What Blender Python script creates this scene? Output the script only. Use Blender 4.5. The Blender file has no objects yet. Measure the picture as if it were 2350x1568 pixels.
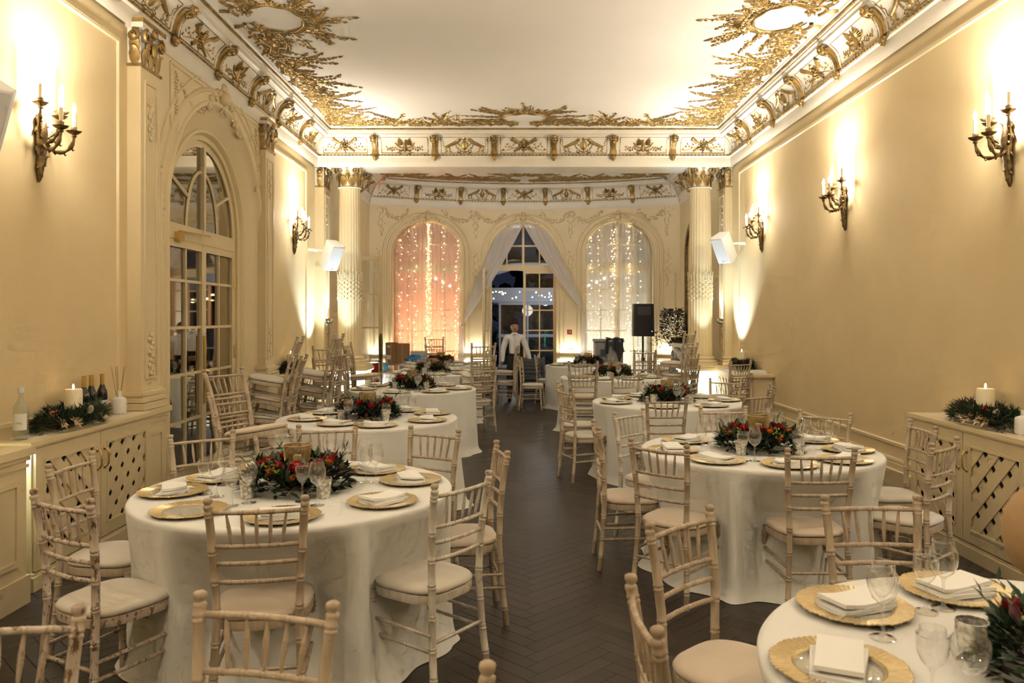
import bpy, bmesh, math, random
from mathutils import Vector, Matrix, noise

# ---------------------------------------------------------------- camera, world, lights, exposure
SC = bpy.context.scene
COL = SC.collection
F, VX, VY, H = 1800.0, 1186.0, 729.0, 1.64          # focal length and vanishing point of the 2350 x 1568 picture, eye height
cam = bpy.data.cameras.new('camera'); cam_ob = bpy.data.objects.new('camera', cam); COL.objects.link(cam_ob)
cam.sensor_fit = 'HORIZONTAL'; cam.sensor_width = 36.0; cam.lens = F / 2350 * 36
cam.shift_x = -(VX - 1175) / 2350; cam.shift_y = -(784 - VY) / 2350
cam.clip_start = 0.05; cam.clip_end = 200
cam_ob.location = (0, 0, H); cam_ob.rotation_euler = (math.pi / 2, 0, 0)
cam.dof.use_dof = True; cam.dof.focus_distance = 5.2; cam.dof.aperture_fstop = 4.5
SC.camera = cam_ob
vs = SC.view_settings
vs.view_transform = 'Standard'; vs.look = 'None'; vs.gamma = 1.0; vs.use_curve_mapping = False
vs.exposure = 0.12
SC.cycles.max_bounces = 6; SC.cycles.diffuse_bounces = 3; SC.cycles.glossy_bounces = 2
SC.cycles.transmission_bounces = 4; SC.cycles.transparent_max_bounces = 10
SC.cycles.caustics_reflective = False; SC.cycles.caustics_refractive = False
SC.cycles.sample_clamp_indirect = 4.0; SC.cycles.use_denoising = True
SC.cycles.use_adaptive_sampling = True; SC.cycles.adaptive_threshold = 0.12; SC.cycles.adaptive_min_samples = 12
W = bpy.data.worlds.new('night'); SC.world = W; W.use_nodes = True
W.node_tree.nodes['Background'].inputs[0].default_value = (0.020, 0.026, 0.045, 1)
W.node_tree.nodes['Background'].inputs[1].default_value = 0.6
WARM = (1.0, 0.89, 0.74); COOL = (0.84, 0.94, 1.0)

def lamp(name, kind, loc, power, color, size=0.03, aim=None, angle=60, blend=0.5, size_y=None):
    L = bpy.data.lights.new(name, kind); L.energy = power; L.color = color
    if kind == 'AREA':
        L.size = size
        if size_y: L.shape = 'RECTANGLE'; L.size_y = size_y
    else: L.shadow_soft_size = size
    if kind == 'SPOT': L.spot_size = math.radians(angle); L.spot_blend = blend
    o = bpy.data.objects.new(name, L); COL.objects.link(o); o.location = loc
    if aim is not None:
        o.rotation_euler = (Vector(aim) - Vector(loc)).to_track_quat('-Z', 'Y').to_euler()
    return o

SCONCE_W = 92.0
XL, XR = -3.12, 3.33           # plain wall planes
CL, CR = -3.08, 3.30           # cornice base planes
SCONCES = [(XL, 5.10, 1), (XL, 10.95, 1), (XR, 5.28, -1), (XR, 7.93, -1), (XR, 10.62, -1),
           (XL, 2.2, 1), (XL, -1.2, 1), (XR, 2.55, -1), (XR, -0.9, -1)]
SZ = 2.84
for x, y, s in SCONCES:
    # the bronze dishes under the bulbs shade the room below: part of the light leaves evenly, the rest upwards
    lamp('sconce_light', 'POINT', (x + s * 0.17, y, SZ + 0.20), SCONCE_W * 0.42, WARM, 0.05)
    lamp('sconce_uplight', 'SPOT', (x + s * 0.17, y, SZ + 0.17), SCONCE_W * 1.9, WARM, 0.05, (x + s * 1.3, y, SZ + 3.0), 150, 0.9)
# pale uplighters at the foot of the walls beside the beam, behind the pedestals and in the alcove
UP = [((-2.62, 11.86, 0.93), (-3.12, 11.60, 2.7), 230, 74), ((2.86, 11.74, 0.93), (3.33, 11.42, 2.7), 230, 74),
      ((-2.60, 11.70, 0.93), (-2.63, 12.22, 2.05), 60, 36), ((2.92, 11.70, 0.93), (2.89, 12.22, 2.05), 60, 36)]
for a, b, p, ang in UP:
    lamp('uplighter_beam', 'SPOT', a, p, (0.70, 0.86, 1.0), 0.02, b, ang, 0.7)

# fill light added behind the beam, without a fixture, to brighten the alcove
lamp('alcove_fill_light', 'AREA', (0.16, 12.85, 4.12), 42, (1.0, 0.93, 0.84), 4.6, (0.16, 14.0, 4.5), size_y=0.06)

# ---------------------------------------------------------------- helpers
def P(px, py, z):              # the point at height z seen at this pixel
    d = F * (H - z) / (py - VY)
    return Vector(((px - VX) / F * d, d, z))
def Q(px, py, d):              # the point at depth d seen at this pixel
    return Vector(((px - VX) / F * d, d, H - (py - VY) / F * d))

class MB:
    def __init__(s): s.v = []; s.f = []; s.m = []; s.mi = 0
    def add(s, vs, fs):
        n = len(s.v); s.v += [tuple(p) for p in vs]
        s.f += [tuple(i + n for i in f) for f in fs]; s.m += [s.mi] * len(fs); return s
    def box(s, a, b):
        x0, y0, z0 = a; x1, y1, z1 = b
        return s.add([(x0,y0,z0),(x1,y0,z0),(x1,y1,z0),(x0,y1,z0),(x0,y0,z1),(x1,y0,z1),(x1,y1,z1),(x0,y1,z1)],
                     [(0,3,2,1),(4,5,6,7),(0,1,5,4),(1,2,6,5),(2,3,7,6),(3,0,4,7)])
    def bar(s, p, q, w, h, up=(0, 0, 1)):        # square bar from p to q
        s.nb = getattr(s, 'nb', 0) + 1; h = h * (1 + 0.06 * (s.nb % 2))     # crossing bars never share a face
        p, q = Vector(p), Vector(q); d = (q - p).normalized(); up = Vector(up)
        if abs(d.dot(up)) > 0.98: up = Vector((1, 0, 0))
        a = d.cross(up).normalized() * (w / 2); b = a.cross(d).normalized() * (h / 2)
        vs = [e + i * a + j * b for e in (p, q) for i, j in ((-1,-1),(1,-1),(1,1),(-1,1))]
        return s.add(vs, [(0,1,2,3),(7,6,5,4),(0,4,5,1),(1,5,6,2),(2,6,7,3),(3,7,4,0)])
    def tube(s, pts, rad, seg=8, cap=True, flat=1.0, up=(0, 0, 1)):
        pts = [Vector(p) for p in pts]; n = len(pts)
        if not hasattr(rad, '__len__'): rad = [rad] * n
        up = Vector(up); vs = []; prev = None
        for i in range(n):
            d = (pts[min(i + 1, n - 1)] - pts[max(i - 1, 0)])
            d = d.normalized() if d.length > 1e-9 else Vector((0, 0, 1))
            if flat != 1.0:
                b = (up - d * up.dot(d))
                b = b.normalized() if b.length > 1e-6 else Vector((1, 0, 0))
                a = d.cross(b)
            else:
                if prev is None:
                    a = d.orthogonal().normalized()
                else:
                    a = prev - d * prev.dot(d)
                    a = a.normalized() if a.length > 1e-6 else d.orthogonal().normalized()
                b = d.cross(a)
            prev = a
            for k in range(seg):
                t = 2 * math.pi * k / seg
                vs.append(pts[i] + a * (math.cos(t) * rad[i]) + b * (math.sin(t) * rad[i] * flat))
        fs = [(i*seg+k, i*seg+(k+1)%seg, (i+1)*seg+(k+1)%seg, (i+1)*seg+k) for i in range(n-1) for k in range(seg)]
        if cap: fs += [tuple(reversed(range(seg))), tuple((n-1)*seg + k for k in range(seg))]
        return s.add(vs, fs)
    def lathe(s, prof, seg=24, at=(0, 0, 0), a0=0.0, a1=2*math.pi, wob=None):
        x0, y0, z0 = at; full = abs(a1 - a0 - 2*math.pi) < 1e-6
        m = seg if full else seg + 1; vs = []
        for r, z in prof:
            for k in range(m):
                t = a0 + (a1 - a0) * k / seg
                rr = r * (wob(t, z) if wob else 1)
                vs.append((x0 + rr*math.cos(t), y0 + rr*math.sin(t), z0 + z))
        fs = [(i*m+k, i*m+(k+1)%m, (i+1)*m+(k+1)%m, (i+1)*m+k) for i in range(len(prof)-1) for k in range(seg)]
        return s.add(vs, fs)
    def ball(s, c, r, seg=8, rings=5):
        if not hasattr(r, '__len__'): r = (r, r, r)
        vs = []; fs = []
        for i in range(rings + 1):
            t = math.pi * i / rings
            for k in range(seg):
                u = 2 * math.pi * k / seg
                vs.append((c[0]+r[0]*math.sin(t)*math.cos(u), c[1]+r[1]*math.sin(t)*math.sin(u), c[2]-r[2]*math.cos(t)))
        for i in range(rings):
            for k in range(seg):
                fs.append((i*seg+k, i*seg+(k+1)%seg, (i+1)*seg+(k+1)%seg, (i+1)*seg+k))
        return s.add(vs, fs)
    def prism(s, poly, fn, d0, d1):              # 2-D outline, fn(u, v, depth) -> point
        n = len(poly)
        vs = [fn(u, v, d0) for u, v in poly] + [fn(u, v, d1) for u, v in poly]
        fs = [tuple(reversed(range(n))), tuple(range(n, 2*n))] + [(i, (i+1)%n, n+(i+1)%n, n+i) for i in range(n)]
        return s.add(vs, fs)
    def sweep(s, prof, path, closed=False):      # path: list of (fn(a, b) -> point) frames; prof: list of (a, b)
        m = len(prof); vs = [fr(a, b) for fr in path for a, b in prof]; n = len(path)
        fs = [(i*m+k, i*m+k+1, ((i+1)%n)*m+k+1, ((i+1)%n)*m+k) for i in range(n if closed else n-1) for k in range(m-1)]
        return s.add(vs, fs)
    def mesh(s, name, sharp=35, smooth=True, merge=False):
        me = bpy.data.meshes.new(name); me.from_pydata(s.v, [], s.f)
        if merge:
            bm = bmesh.new(); bm.from_mesh(me); bmesh.ops.remove_doubles(bm, verts=bm.verts, dist=1e-5); bm.to_mesh(me); bm.free()
        elif any(s.m): me.polygons.foreach_set('material_index', s.m)
        me.validate()
        if smooth:
            me.polygons.foreach_set('use_smooth', [True] * len(me.polygons)); me.set_sharp_from_angle(angle=math.radians(sharp))
        me.update(); return me

def tag(o, label=None, cat=None, group=None, kind=None):
    if label: o['label'] = label
    if cat: o['category'] = cat
    if group: o['group'] = group
    if kind: o['kind'] = kind
    return o
def put(name, me, mat=None, parent=None, loc=(0, 0, 0), rot=(0, 0, 0), scale=None):
    if isinstance(me, MB): me = me.mesh(name)
    if mat is not None and not len(me.materials):
        for m in (mat if isinstance(mat, (list, tuple)) else [mat]): me.materials.append(m)
    o = bpy.data.objects.new(name, me); COL.objects.link(o)
    o.location = loc; o.rotation_euler = rot
    if scale is not None: o.scale = scale
    if parent is not None: o.parent = parent
    return o
def empty(name, loc=(0, 0, 0), rot=(0, 0, 0)):
    o = bpy.data.objects.new(name, None); COL.objects.link(o); o.location = loc; o.rotation_euler = rot
    o.empty_display_size = 0.05; return o
def struct(name, me, mat, parent=None, **k):
    o = put(name, me, mat, parent, **k)
    if parent is None: o['kind'] = 'structure'
    return o
KIDS = {}
def clone(o, parent=None, top=True):
    c = o.copy(); COL.objects.link(c); c.parent = parent
    for ch in KIDS.get(o.name, ()): clone(ch, c, False)
    return c
def remember(root):                              # children lookup is slow in big scenes: note them once
    for o in [root] + list(root.children_recursive):
        KIDS[o.name] = list(o.children)
    return root

# ---------------------------------------------------------------- materials
def node_mat(name):
    m = bpy.data.materials.new(name); m.use_nodes = True
    return m, m.node_tree.nodes, m.node_tree.links, m.node_tree.nodes['Principled BSDF']
def mat(name, col, rough=0.5, metal=0.0, var=0.0, scale=8.0, bump=0.0, bscale=60.0, spec=0.5, emit=None, es=0.0, coat=0.0, stretch=None, col2=None, sheen=0.0):
    m, N, L, b = node_mat(name)
    b.inputs['Roughness'].default_value = rough; b.inputs['Metallic'].default_value = metal
    b.inputs['Specular IOR Level'].default_value = spec; b.inputs['Coat Weight'].default_value = coat
    if sheen: b.inputs['Sheen Weight'].default_value = sheen
    b.inputs['Base Color'].default_value = (*col, 1)
    tc = N.new('ShaderNodeTexCoord'); src = tc.outputs['Object']
    if stretch:
        mp = N.new('ShaderNodeMapping'); mp.inputs['Scale'].default_value = stretch; L.new(src, mp.inputs[0]); src = mp.outputs[0]
    if var or col2:
        n = N.new('ShaderNodeTexNoise'); n.inputs['Scale'].default_value = scale; n.inputs['Detail'].default_value = 5
        L.new(src, n.inputs['Vector'])
        r = N.new('ShaderNodeValToRGB'); r.color_ramp.elements[0].position = 0.3; r.color_ramp.elements[1].position = 0.7
        c2 = col2 or tuple(min(1, c * (1 + var)) for c in col); c1 = col if col2 else tuple(c * (1 - var) for c in col)
        r.color_ramp.elements[0].color = (*c1, 1); r.color_ramp.elements[1].color = (*c2, 1)
        L.new(n.outputs['Fac'], r.inputs[0]); L.new(r.outputs[0], b.inputs['Base Color'])
    if bump:
        n2 = N.new('ShaderNodeTexNoise'); n2.inputs['Scale'].default_value = bscale; n2.inputs['Detail'].default_value = 3
        L.new(src, n2.inputs['Vector'])
        bp = N.new('ShaderNodeBump'); bp.inputs['Strength'].default_value = bump; bp.inputs['Distance'].default_value = 0.01
        L.new(n2.outputs['Fac'], bp.inputs['Height']); L.new(bp.outputs[0], b.inputs['Normal'])
    if emit:
        b.inputs['Emission Color'].default_value = (*emit, 1); b.inputs['Emission Strength'].default_value = es
    return m
def glassy(name, tint=(1, 1, 1), gloss=1.0, rough=0.02, base=0.06, body=0.0):   # thin clear glass: fresnel reflection over transparency
    m, N, L, b = node_mat(name); out = N['Material Output']; N.remove(b)
    fr = N.new('ShaderNodeLayerWeight'); fr.inputs['Blend'].default_value = 0.5
    pw = N.new('ShaderNodeMath'); pw.operation = 'POWER'; pw.inputs[1].default_value = 4.0; L.new(fr.outputs['Facing'], pw.inputs[0])   # Schlick's fresnel, the same on both faces of the glass
    mu = N.new('ShaderNodeMath'); mu.operation = 'MULTIPLY_ADD'; mu.inputs[1].default_value = gloss*.8; mu.inputs[2].default_value = base; mu.use_clamp = True
    L.new(pw.outputs[0], mu.inputs[0])
    t = N.new('ShaderNodeBsdfTransparent'); t.inputs[0].default_value = (*tint, 1)
    g = N.new('ShaderNodeBsdfGlossy'); g.inputs['Roughness'].default_value = rough; g.inputs['Color'].default_value = (1, 1, 1, 1)
    mx = N.new('ShaderNodeMixShader'); L.new(mu.outputs[0], mx.inputs[0]); L.new(t.outputs[0], mx.inputs[1]); L.new(g.outputs[0], mx.inputs[2])
    src = mx.outputs[0]
    if body:
        d = N.new('ShaderNodeBsdfDiffuse'); d.inputs[0].default_value = (*tint, 1)
        m2 = N.new('ShaderNodeMixShader'); m2.inputs[0].default_value = body; L.new(src, m2.inputs[1]); L.new(d.outputs[0], m2.inputs[2]); src = m2.outputs[0]
    L.new(src, out.inputs['Surface']); return m
def sheer(name, col, opac):                       # gauze: part see-through, part translucent cloth
    m, N, L, b = node_mat(name); out = N['Material Output']; N.remove(b)
    t = N.new('ShaderNodeBsdfTransparent'); d = N.new('ShaderNodeBsdfDiffuse'); tl = N.new('ShaderNodeBsdfTranslucent')
    d.inputs[0].default_value = (*col, 1); tl.inputs[0].default_value = (*col, 1)
    a = N.new('ShaderNodeMixShader'); a.inputs[0].default_value = 0.5; L.new(d.outputs[0], a.inputs[1]); L.new(tl.outputs[0], a.inputs[2])
    mx = N.new('ShaderNodeMixShader'); mx.inputs[0].default_value = opac; L.new(t.outputs[0], mx.inputs[1]); L.new(a.outputs[0], mx.inputs[2])
    L.new(mx.outputs[0], out.inputs['Surface']); return m
def emis(name, col, strength):
    m, N, L, b = node_mat(name); out = N['Material Output']; N.remove(b)
    e = N.new('ShaderNodeEmission'); e.inputs[0].default_value = (*col, 1); e.inputs[1].default_value = strength
    L.new(e.outputs[0], out.inputs['Surface']); m.cycles.emission_sampling = 'NONE'   # small glowing bodies; the lamps beside them carry the light
    return m

M = {}
M['wall'] = mat('cream_wall_paint', (0.75, 0.60, 0.345), 0.8, spec=0.25, var=0.03, scale=2.5, bump=0.06, bscale=220)
M['cream'] = mat('cream_joinery_paint', (0.76, 0.63, 0.385), 0.42, var=0.03, scale=3, bump=0.03, bscale=90)
M['stucco'] = mat('cream_plaster_relief', (0.73, 0.60, 0.365), 0.5, var=0.04, scale=5)
M['white'] = mat('white_cornice_paint', (0.80, 0.74, 0.62), 0.45, var=0.03, scale=4)
M['ceil'] = mat('white_ceiling_paint', (0.83, 0.79, 0.725), 0.7, var=0.02, scale=1.2)
M['gold'] = mat('gilding', (0.38, 0.26, 0.10), 0.45, 0.72, var=0.45, scale=9, bump=0.25, bscale=45)
M['brass'] = mat('brass', (0.72, 0.50, 0.18), 0.22, 1.0)
M['bronze'] = mat('aged_bronze', (0.20, 0.14, 0.07), 0.36, 0.8, var=0.5, scale=30, bump=0.3, bscale=60)
M['chrome'] = mat('chrome', (0.75, 0.77, 0.8), 0.12, 1.0)
M['cloth'] = mat('white_table_linen', (0.76, 0.755, 0.71), 0.85, bump=0.05, bscale=400, sheen=0.2)
M['napkin'] = mat('white_napkin_linen', (0.86, 0.85, 0.80), 0.9, bump=0.05, bscale=300)
M['black'] = mat('black_plastic', (0.012, 0.012, 0.014), 0.5)
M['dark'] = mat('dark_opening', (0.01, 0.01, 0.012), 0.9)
M['grey'] = mat('grey_plastic', (0.30, 0.30, 0.29), 0.55, var=0.08, scale=4)
M['crate'] = mat('charcoal_plastic', (0.07, 0.08, 0.09), 0.5)
M['speaker'] = mat('white_speaker_plastic', (0.80, 0.79, 0.76), 0.45)
M['led'] = emis('led_strip', (0.86, 0.95, 1.0), 14.0)
M['bulb'] = emis('candle_bulb', (1.0, 0.78, 0.46), 26.0)
M['fairy'] = emis('fairy_bulb', (1.0, 0.76, 0.38), 32.0)
M['flame'] = emis('candle_flame', (1.0, 0.66, 0.28), 16.0)
M['wax'] = mat('ivory_wax', (0.84, 0.74, 0.50), 0.5, spec=0.3)
M['glass'] = glassy('clear_glass', (0.975, 0.98, 0.975), 2.3, 0.03, 0.10, 0.015)
M['pane'] = glassy('window_glass', (0.80, 0.84, 0.86), 1.0, 0.02, 0.05)
M['mirror'] = mat('mirror_glass', (0.50, 0.47, 0.40), 0.03, 1.0)
M['mercury'] = glassy('silvered_glass', (0.62, 0.60, 0.54), 1.2, 0.22, 0.42, 0.12)
M['sheer'] = sheer('white_voile', (0.90, 0.88, 0.84), 0.42)
M['drape'] = sheer('white_drape_voile', (0.92, 0.91, 0.89), 0.85)
# ---------------------------------------------------------------- floor: herringbone boards
def floor_mat():
    m, N, L, b = node_mat('dark_oak_herringbone')
    g = N.new('ShaderNodeNewGeometry'); oi = N.new('ShaderNodeObjectInfo'); ad = N.new('ShaderNodeMath'); ad.operation = 'ADD'
    L.new(g.outputs['Random Per Island'], ad.inputs[0]); L.new(oi.outputs['Random'], ad.inputs[1])
    fr = N.new('ShaderNodeMath'); fr.operation = 'FRACT'; L.new(ad.outputs[0], fr.inputs[0])
    r = N.new('ShaderNodeValToRGB'); r.color_ramp.elements[0].color = (0.034, 0.024, 0.017, 1); r.color_ramp.elements[1].color = (0.058, 0.043, 0.031, 1)
    L.new(fr.outputs[0], r.inputs[0])
    tc = N.new('ShaderNodeTexCoord'); n = N.new('ShaderNodeTexNoise'); n.inputs['Scale'].default_value = 14; n.inputs['Detail'].default_value = 6
    L.new(tc.outputs['Object'], n.inputs['Vector'])
    mx = N.new('ShaderNodeMixRGB'); mx.blend_type = 'MULTIPLY'; mx.inputs[0].default_value = 0.5
    L.new(r.outputs[0], mx.inputs[1]); L.new(n.outputs['Fac'], mx.inputs[2])
    L.new(mx.outputs[0], b.inputs['Base Color'])
    b.inputs['Roughness'].default_value = 0.42
    return m
M['floor'] = floor_mat()
fl = MB(); fl.box((-3.6, -3.6, -0.12), (3.7, 17.6, -0.006))
floor = struct('floor', fl, mat('floor_joint', (0.012, 0.009, 0.007), 0.7))
BW, BLN = 0.085, 0.51
pm = MB()
hw, hl = BW / 2 - 0.0012, BLN / 2 - 0.0012
pm.add([(-hl,-hw,-0.006),(hl,-hw,-0.006),(hl,hw,-0.006),(-hl,hw,-0.006),(-hl,-hw,-0.0012),(hl,-hw,-0.0012),(hl,hw,-0.0012),(-hl,hw,-0.0012),
        (-hl+.0012,-hw+.0012,0),(hl-.0012,-hw+.0012,0),(hl-.0012,hw-.0012,0),(-hl+.0012,hw-.0012,0)],
       [(0,1,5,4),(1,2,6,5),(2,3,7,6),(3,0,4,7),(4,5,9,8),(5,6,10,9),(6,7,11,10),(7,4,8,11),(8,9,10,11)])
plank_me = pm.mesh('plank', smooth=False)
boards = []
# herringbone whose zigzag runs down the room: boards at +-45 degrees
s2 = math.sqrt(0.5)
for i in range(-80, 200):
    for j in range(-14, 14):
        for k in (0, 1):
            # lattice in board coordinates (rotated by 45 degrees)
            if k == 0: cx, cy, a = i * BW - j * BLN + BLN / 2, i * BW + j * BLN + BW / 2, 0
            else: cx, cy, a = i * BW - j * BLN + BW / 2, (i + 1) * BW + j * BLN + BLN / 2, math.pi / 2
            wx = (cx - cy) * s2; wy = (cx + cy) * s2
            if -3.3 < wx < 3.5 and 0.2 < wy < 17.0: boards.append((wx + 0.1, wy, a + math.pi / 4))
def seen(b):
    px = VX + F * b[0] / b[1]; py = VY + F * H / b[1]
    return -60 < px < 2410 and 780 < py < 1640
def open_floor(b):                                # boards not covered by a cloth
    return all((b[0] - x) ** 2 + (b[1] - y) ** 2 > 0.7 for x, y in ((-1.125, 4.02), (1.606, 5.21), (1.394, 1.89), (-1.30, 6.85), (1.57, 8.18)))
vis = sorted([b for b in boards if seen(b) and open_floor(b)], key=lambda b: b[1])
near = set(vis[:300]); rest = MB()
for b in boards:
    if b in near: continue
    c, s_ = math.cos(b[2]), math.sin(b[2])
    rest.add([(b[0] + c*v.co.x - s_*v.co.y, b[1] + s_*v.co.x + c*v.co.y, v.co.z) for v in plank_me.vertices], [tuple(p.vertices) for p in plank_me.polygons])
o = put('plank_field', rest.mesh('plank_field', smooth=False), M['floor'], floor); o['kind'] = 'stuff'
plank_me.materials.append(M['floor'])
for b in vis[:300]:
    put('plank', plank_me, None, floor, (b[0], b[1], 0), (0, 0, b[2]))

# ---------------------------------------------------------------- plain walls, ceiling, skirting
struct('wall_right', MB().box((XR, -3.5, 0), (XR + 0.25, 12.6, 4.6)), M['wall'])
struct('wall_behind', MB().box((-3.4, -3.75, 0), (3.6, -3.5, 4.6)), M['wall'])
ceiling = struct('ceiling', MB().box((-3.5, -3.7, 4.52), (3.7, 17.4, 4.7)), M['ceil'])
# left wall: bays around the arched doorway (opening centre y 8.22)
DC, DR, DSP = 8.18, 1.28, 2.55       # outer arch of the doorway recess: centre, radius, spring height
DY0, DY1 = 6.60, 9.76
wl = MB()
wl.box((XL - 0.25, -3.5, 0), (XL, DY0, 4.6)); wl.box((XL - 0.25, DY1, 0), (XL, 12.6, 4.6))
struct('wall_left', wl, M['wall'])
def arch_wall(mb, u0, u1, top, arches, fn, seg=28):
    """wall face in (u, z) with arched openings down to the floor; fn(u, z) -> point"""
    us = [u0, u1]
    for c, r, sp in arches: us += [c - r * math.cos(math.pi * k / seg) for k in range(seg + 1)]
    k = u0
    while k < u1: us.append(k); k += 0.35
    us = sorted(set(round(u, 5) for u in us if u0 <= u <= u1))
    def lo(u, mid):
        for c, r, sp in arches:
            if abs(mid - c) < r: return sp + math.sqrt(max(0, r * r - (u - c) ** 2))
        return 0.0
    for a, b in zip(us, us[1:]):
        m_ = (a + b) / 2; za, zb = lo(a, m_), lo(b, m_)
        mb.add([fn(a, za), fn(b, zb), fn(b, top), fn(a, top)], [(0, 1, 2, 3)])
def arch_path(c, r, sp, fn, foot=0.0, seg=32, n2=2):
    """frames along foot - arch - foot; profile a = outwards from the opening's edge in its plane, b = out of the wall"""
    pts = []
    for k in range(n2): z = foot + (sp - foot) * k / n2; pts.append((c - r, z, -1, 0))
    for k in range(seg + 1):
        t = math.pi * k / seg; pts.append((c - r * math.cos(t), sp + r * math.sin(t), -math.cos(t), math.sin(t)))
    for k in range(n2): z = sp + (foot - sp) * (k + 1) / n2; pts.append((c + r, z, 1, 0))
    return [(lambda a, b, p=p: fn(p[0] + a * p[2], p[1] + a * p[3], b)) for p in pts]
XA = -3.085                             # face of the arched bay
def fnL(y, z, b=0.0): return (XA + b, y, z)
aw = MB(); arch_wall(aw, DY0, DY1, 4.1, [(DC, DR, DSP)], lambda u, z: fnL(u, z))
door_wall = struct('wall_doorway', aw.mesh('wall_doorway', smooth=False), M['cream'])
# stepped, rounded recess rings from the wall face down to the door frame
ring = [(0.16, 0.0), (0.15, 0.022), (0.125, 0.03), (0.11, 0.012), (0.03, 0.012), (0.02, 0.03), (0.0, 0.034), (-0.02, 0.02), (-0.035, -0.01),
        (-0.12, -0.05), (-0.20, -0.10), (-0.25, -0.13), (-0.26, -0.11), (-0.285, -0.105), (-0.30, -0.125), (-0.31, -0.15), (-0.36, -0.155), (-0.36, -0.185), (-0.43, -0.19), (-0.43, -0.215)]
mb = MB(); mb.sweep(ring, arch_path(DC, DR, DSP, fnL)); struct('arch_moulding', mb.mesh('arch_moulding', 50), M['cream'], door_wall)
mb = MB(); mb.sweep([(0.0, 0.0), (0.008, 0.016), (0.026, 0.016), (0.034, 0.0)], arch_path(DC, DR + 0.24, DSP, fnL, 1.1)); struct('arch_bead', mb, M['cream'], door_wall)
# door frame and the mirrored leaves: plane of the door
XD = XA - 0.20; R_IN = DR - 0.42
TR = 2.47                                # transom height
def fnD(y, z, b=0.0): return (XD + b, y, z)
door1 = empty('door_1', (0, 0, 0)); tag(door1, kind='structure')
fan = MB()
fan.bar(fnD(DC - R_IN, TR), fnD(DC + R_IN, TR), 0.06, 0.14)
fan.bar(fnD(DC, TR), fnD(DC, DSP + R_IN), 0.05, 0.07, (1, 0, 0))
for sgn in (-1, 1):
    pts = [fnD(DC + sgn * 0.40 * math.cos(t), TR + 0.06 + 0.62 * math.sin(t)) for t in [math.pi / 2 * k / 10 for k in range(11)]]
    fan.tube(pts, 0.02, 6)
    fan.tube([fnD(DC + sgn * 0.36, TR + 0.38), fnD(DC + sgn * R_IN * 0.86, DSP + R_IN * 0.52)], 0.02, 6)
put('fanlight_bars', fan, M['cream'], door1)
mb = MB()
RG = R_IN + 0.05
poly = [(DC + RG * math.cos(math.pi * k / 24), DSP + RG * math.sin(math.pi * k / 24)) for k in range(25)] + [(DC - RG, TR), (DC + RG, TR)]
mb.prism(poly, lambda u, v, d: fnD(u, v, d), -0.015, -0.004)
put('fanlight_pane', mb.mesh('fanlight_pane', smooth=False), M['mirror'], door1)
ZS = [0.16, 0.62, 1.08, 1.54, 2.0, TR - 0.07]
for s, y0, y1 in ((0, DC - R_IN, DC), (1, DC, DC + R_IN)):
    leaf = MB(); w = 0.055
    leaf.box((XD - 0.02, y0, 0.02), (XD + 0.025, y0 + w, TR - 0.07)); leaf.box((XD - 0.02, y1 - w, 0.02), (XD + 0.025, y1, TR - 0.07))
    leaf.box((XD - 0.018, y0 + w, 0.02), (XD + 0.023, y1 - w, 0.16)); leaf.box((XD - 0.018, y0 + w, TR - 0.15), (XD + 0.023, y1 - w, TR - 0.07))
    ym = (y0 + y1) / 2
    leaf.box((XD - 0.015, ym - 0.014, 0.1), (XD + 0.018, ym + 0.014, TR - 0.1))
    for z in ZS[1:-1]: leaf.box((XD - 0.013, y0 + w, z - 0.014), (XD + 0.0155, y1 - w, z + 0.014))
    lf = put('door_leaf', leaf.mesh('door_leaf', smooth=False), M['cream'], door1)
    for a, b in ((y0 + w, ym - 0.014), (ym + 0.014, y1 - w)):
        for za, zb in zip(ZS, ZS[1:]):
            t = random.Random(int(a * 1000 + za * 77)).uniform(-0.004, 0.004)
            pn = MB(); pn.add([(XD - 0.004 + t, a, za + 0.01), (XD - 0.004, b, za + 0.01), (XD - 0.004 - t, b, min(zb, TR - 0.15) - 0.01), (XD - 0.004, a, min(zb, TR - 0.15) - 0.01)], [(0, 1, 2, 3)])
            pn.add([(XD - 0.012, a, za), (XD - 0.012, b, za), (XD - 0.012, b, zb), (XD - 0.012, a, zb)], [(3, 2, 1, 0)])
            put('mirror_pane', pn.mesh('mirror_pane', smooth=False), M['mirror'], lf)
    for z in (0.45, 1.25, 2.05):
        hy = y0 + 0.005 if s == 0 else y1 - 0.005
        put('hinge', MB().tube([(XD + 0.03, hy, z - 0.07), (XD + 0.03, hy, z + 0.07)], 0.011, 8), M['brass'], lf)
bolt = MB().tube([(XD + 0.04, DC - 0.02, 0.75), (XD + 0.04, DC - 0.02, 1.45)], 0.012, 8)
bolt.ball((XD + 0.06, DC - 0.02, 1.08), 0.03)
put('espagnolette_bolt', bolt, M['brass'], door1)
cl = MB(); cl.box((XD + 0.02, DC - 0.72, TR - 0.10), (XD + 0.07, DC - 0.58, TR - 0.01)); cl.bar((XD + 0.05, DC - 0.66, TR + 0.0), (XD + 0.10, DC - 0.05, TR + 0.01), 0.025, 0.012)
put('door_closer', cl, M['brass'], door1)
put('door_backing', MB().box((XD - 0.06, DC - 1.3, 0), (XD - 0.035, DC + 1.3, 4.0)), M['dark'], door1)

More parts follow.
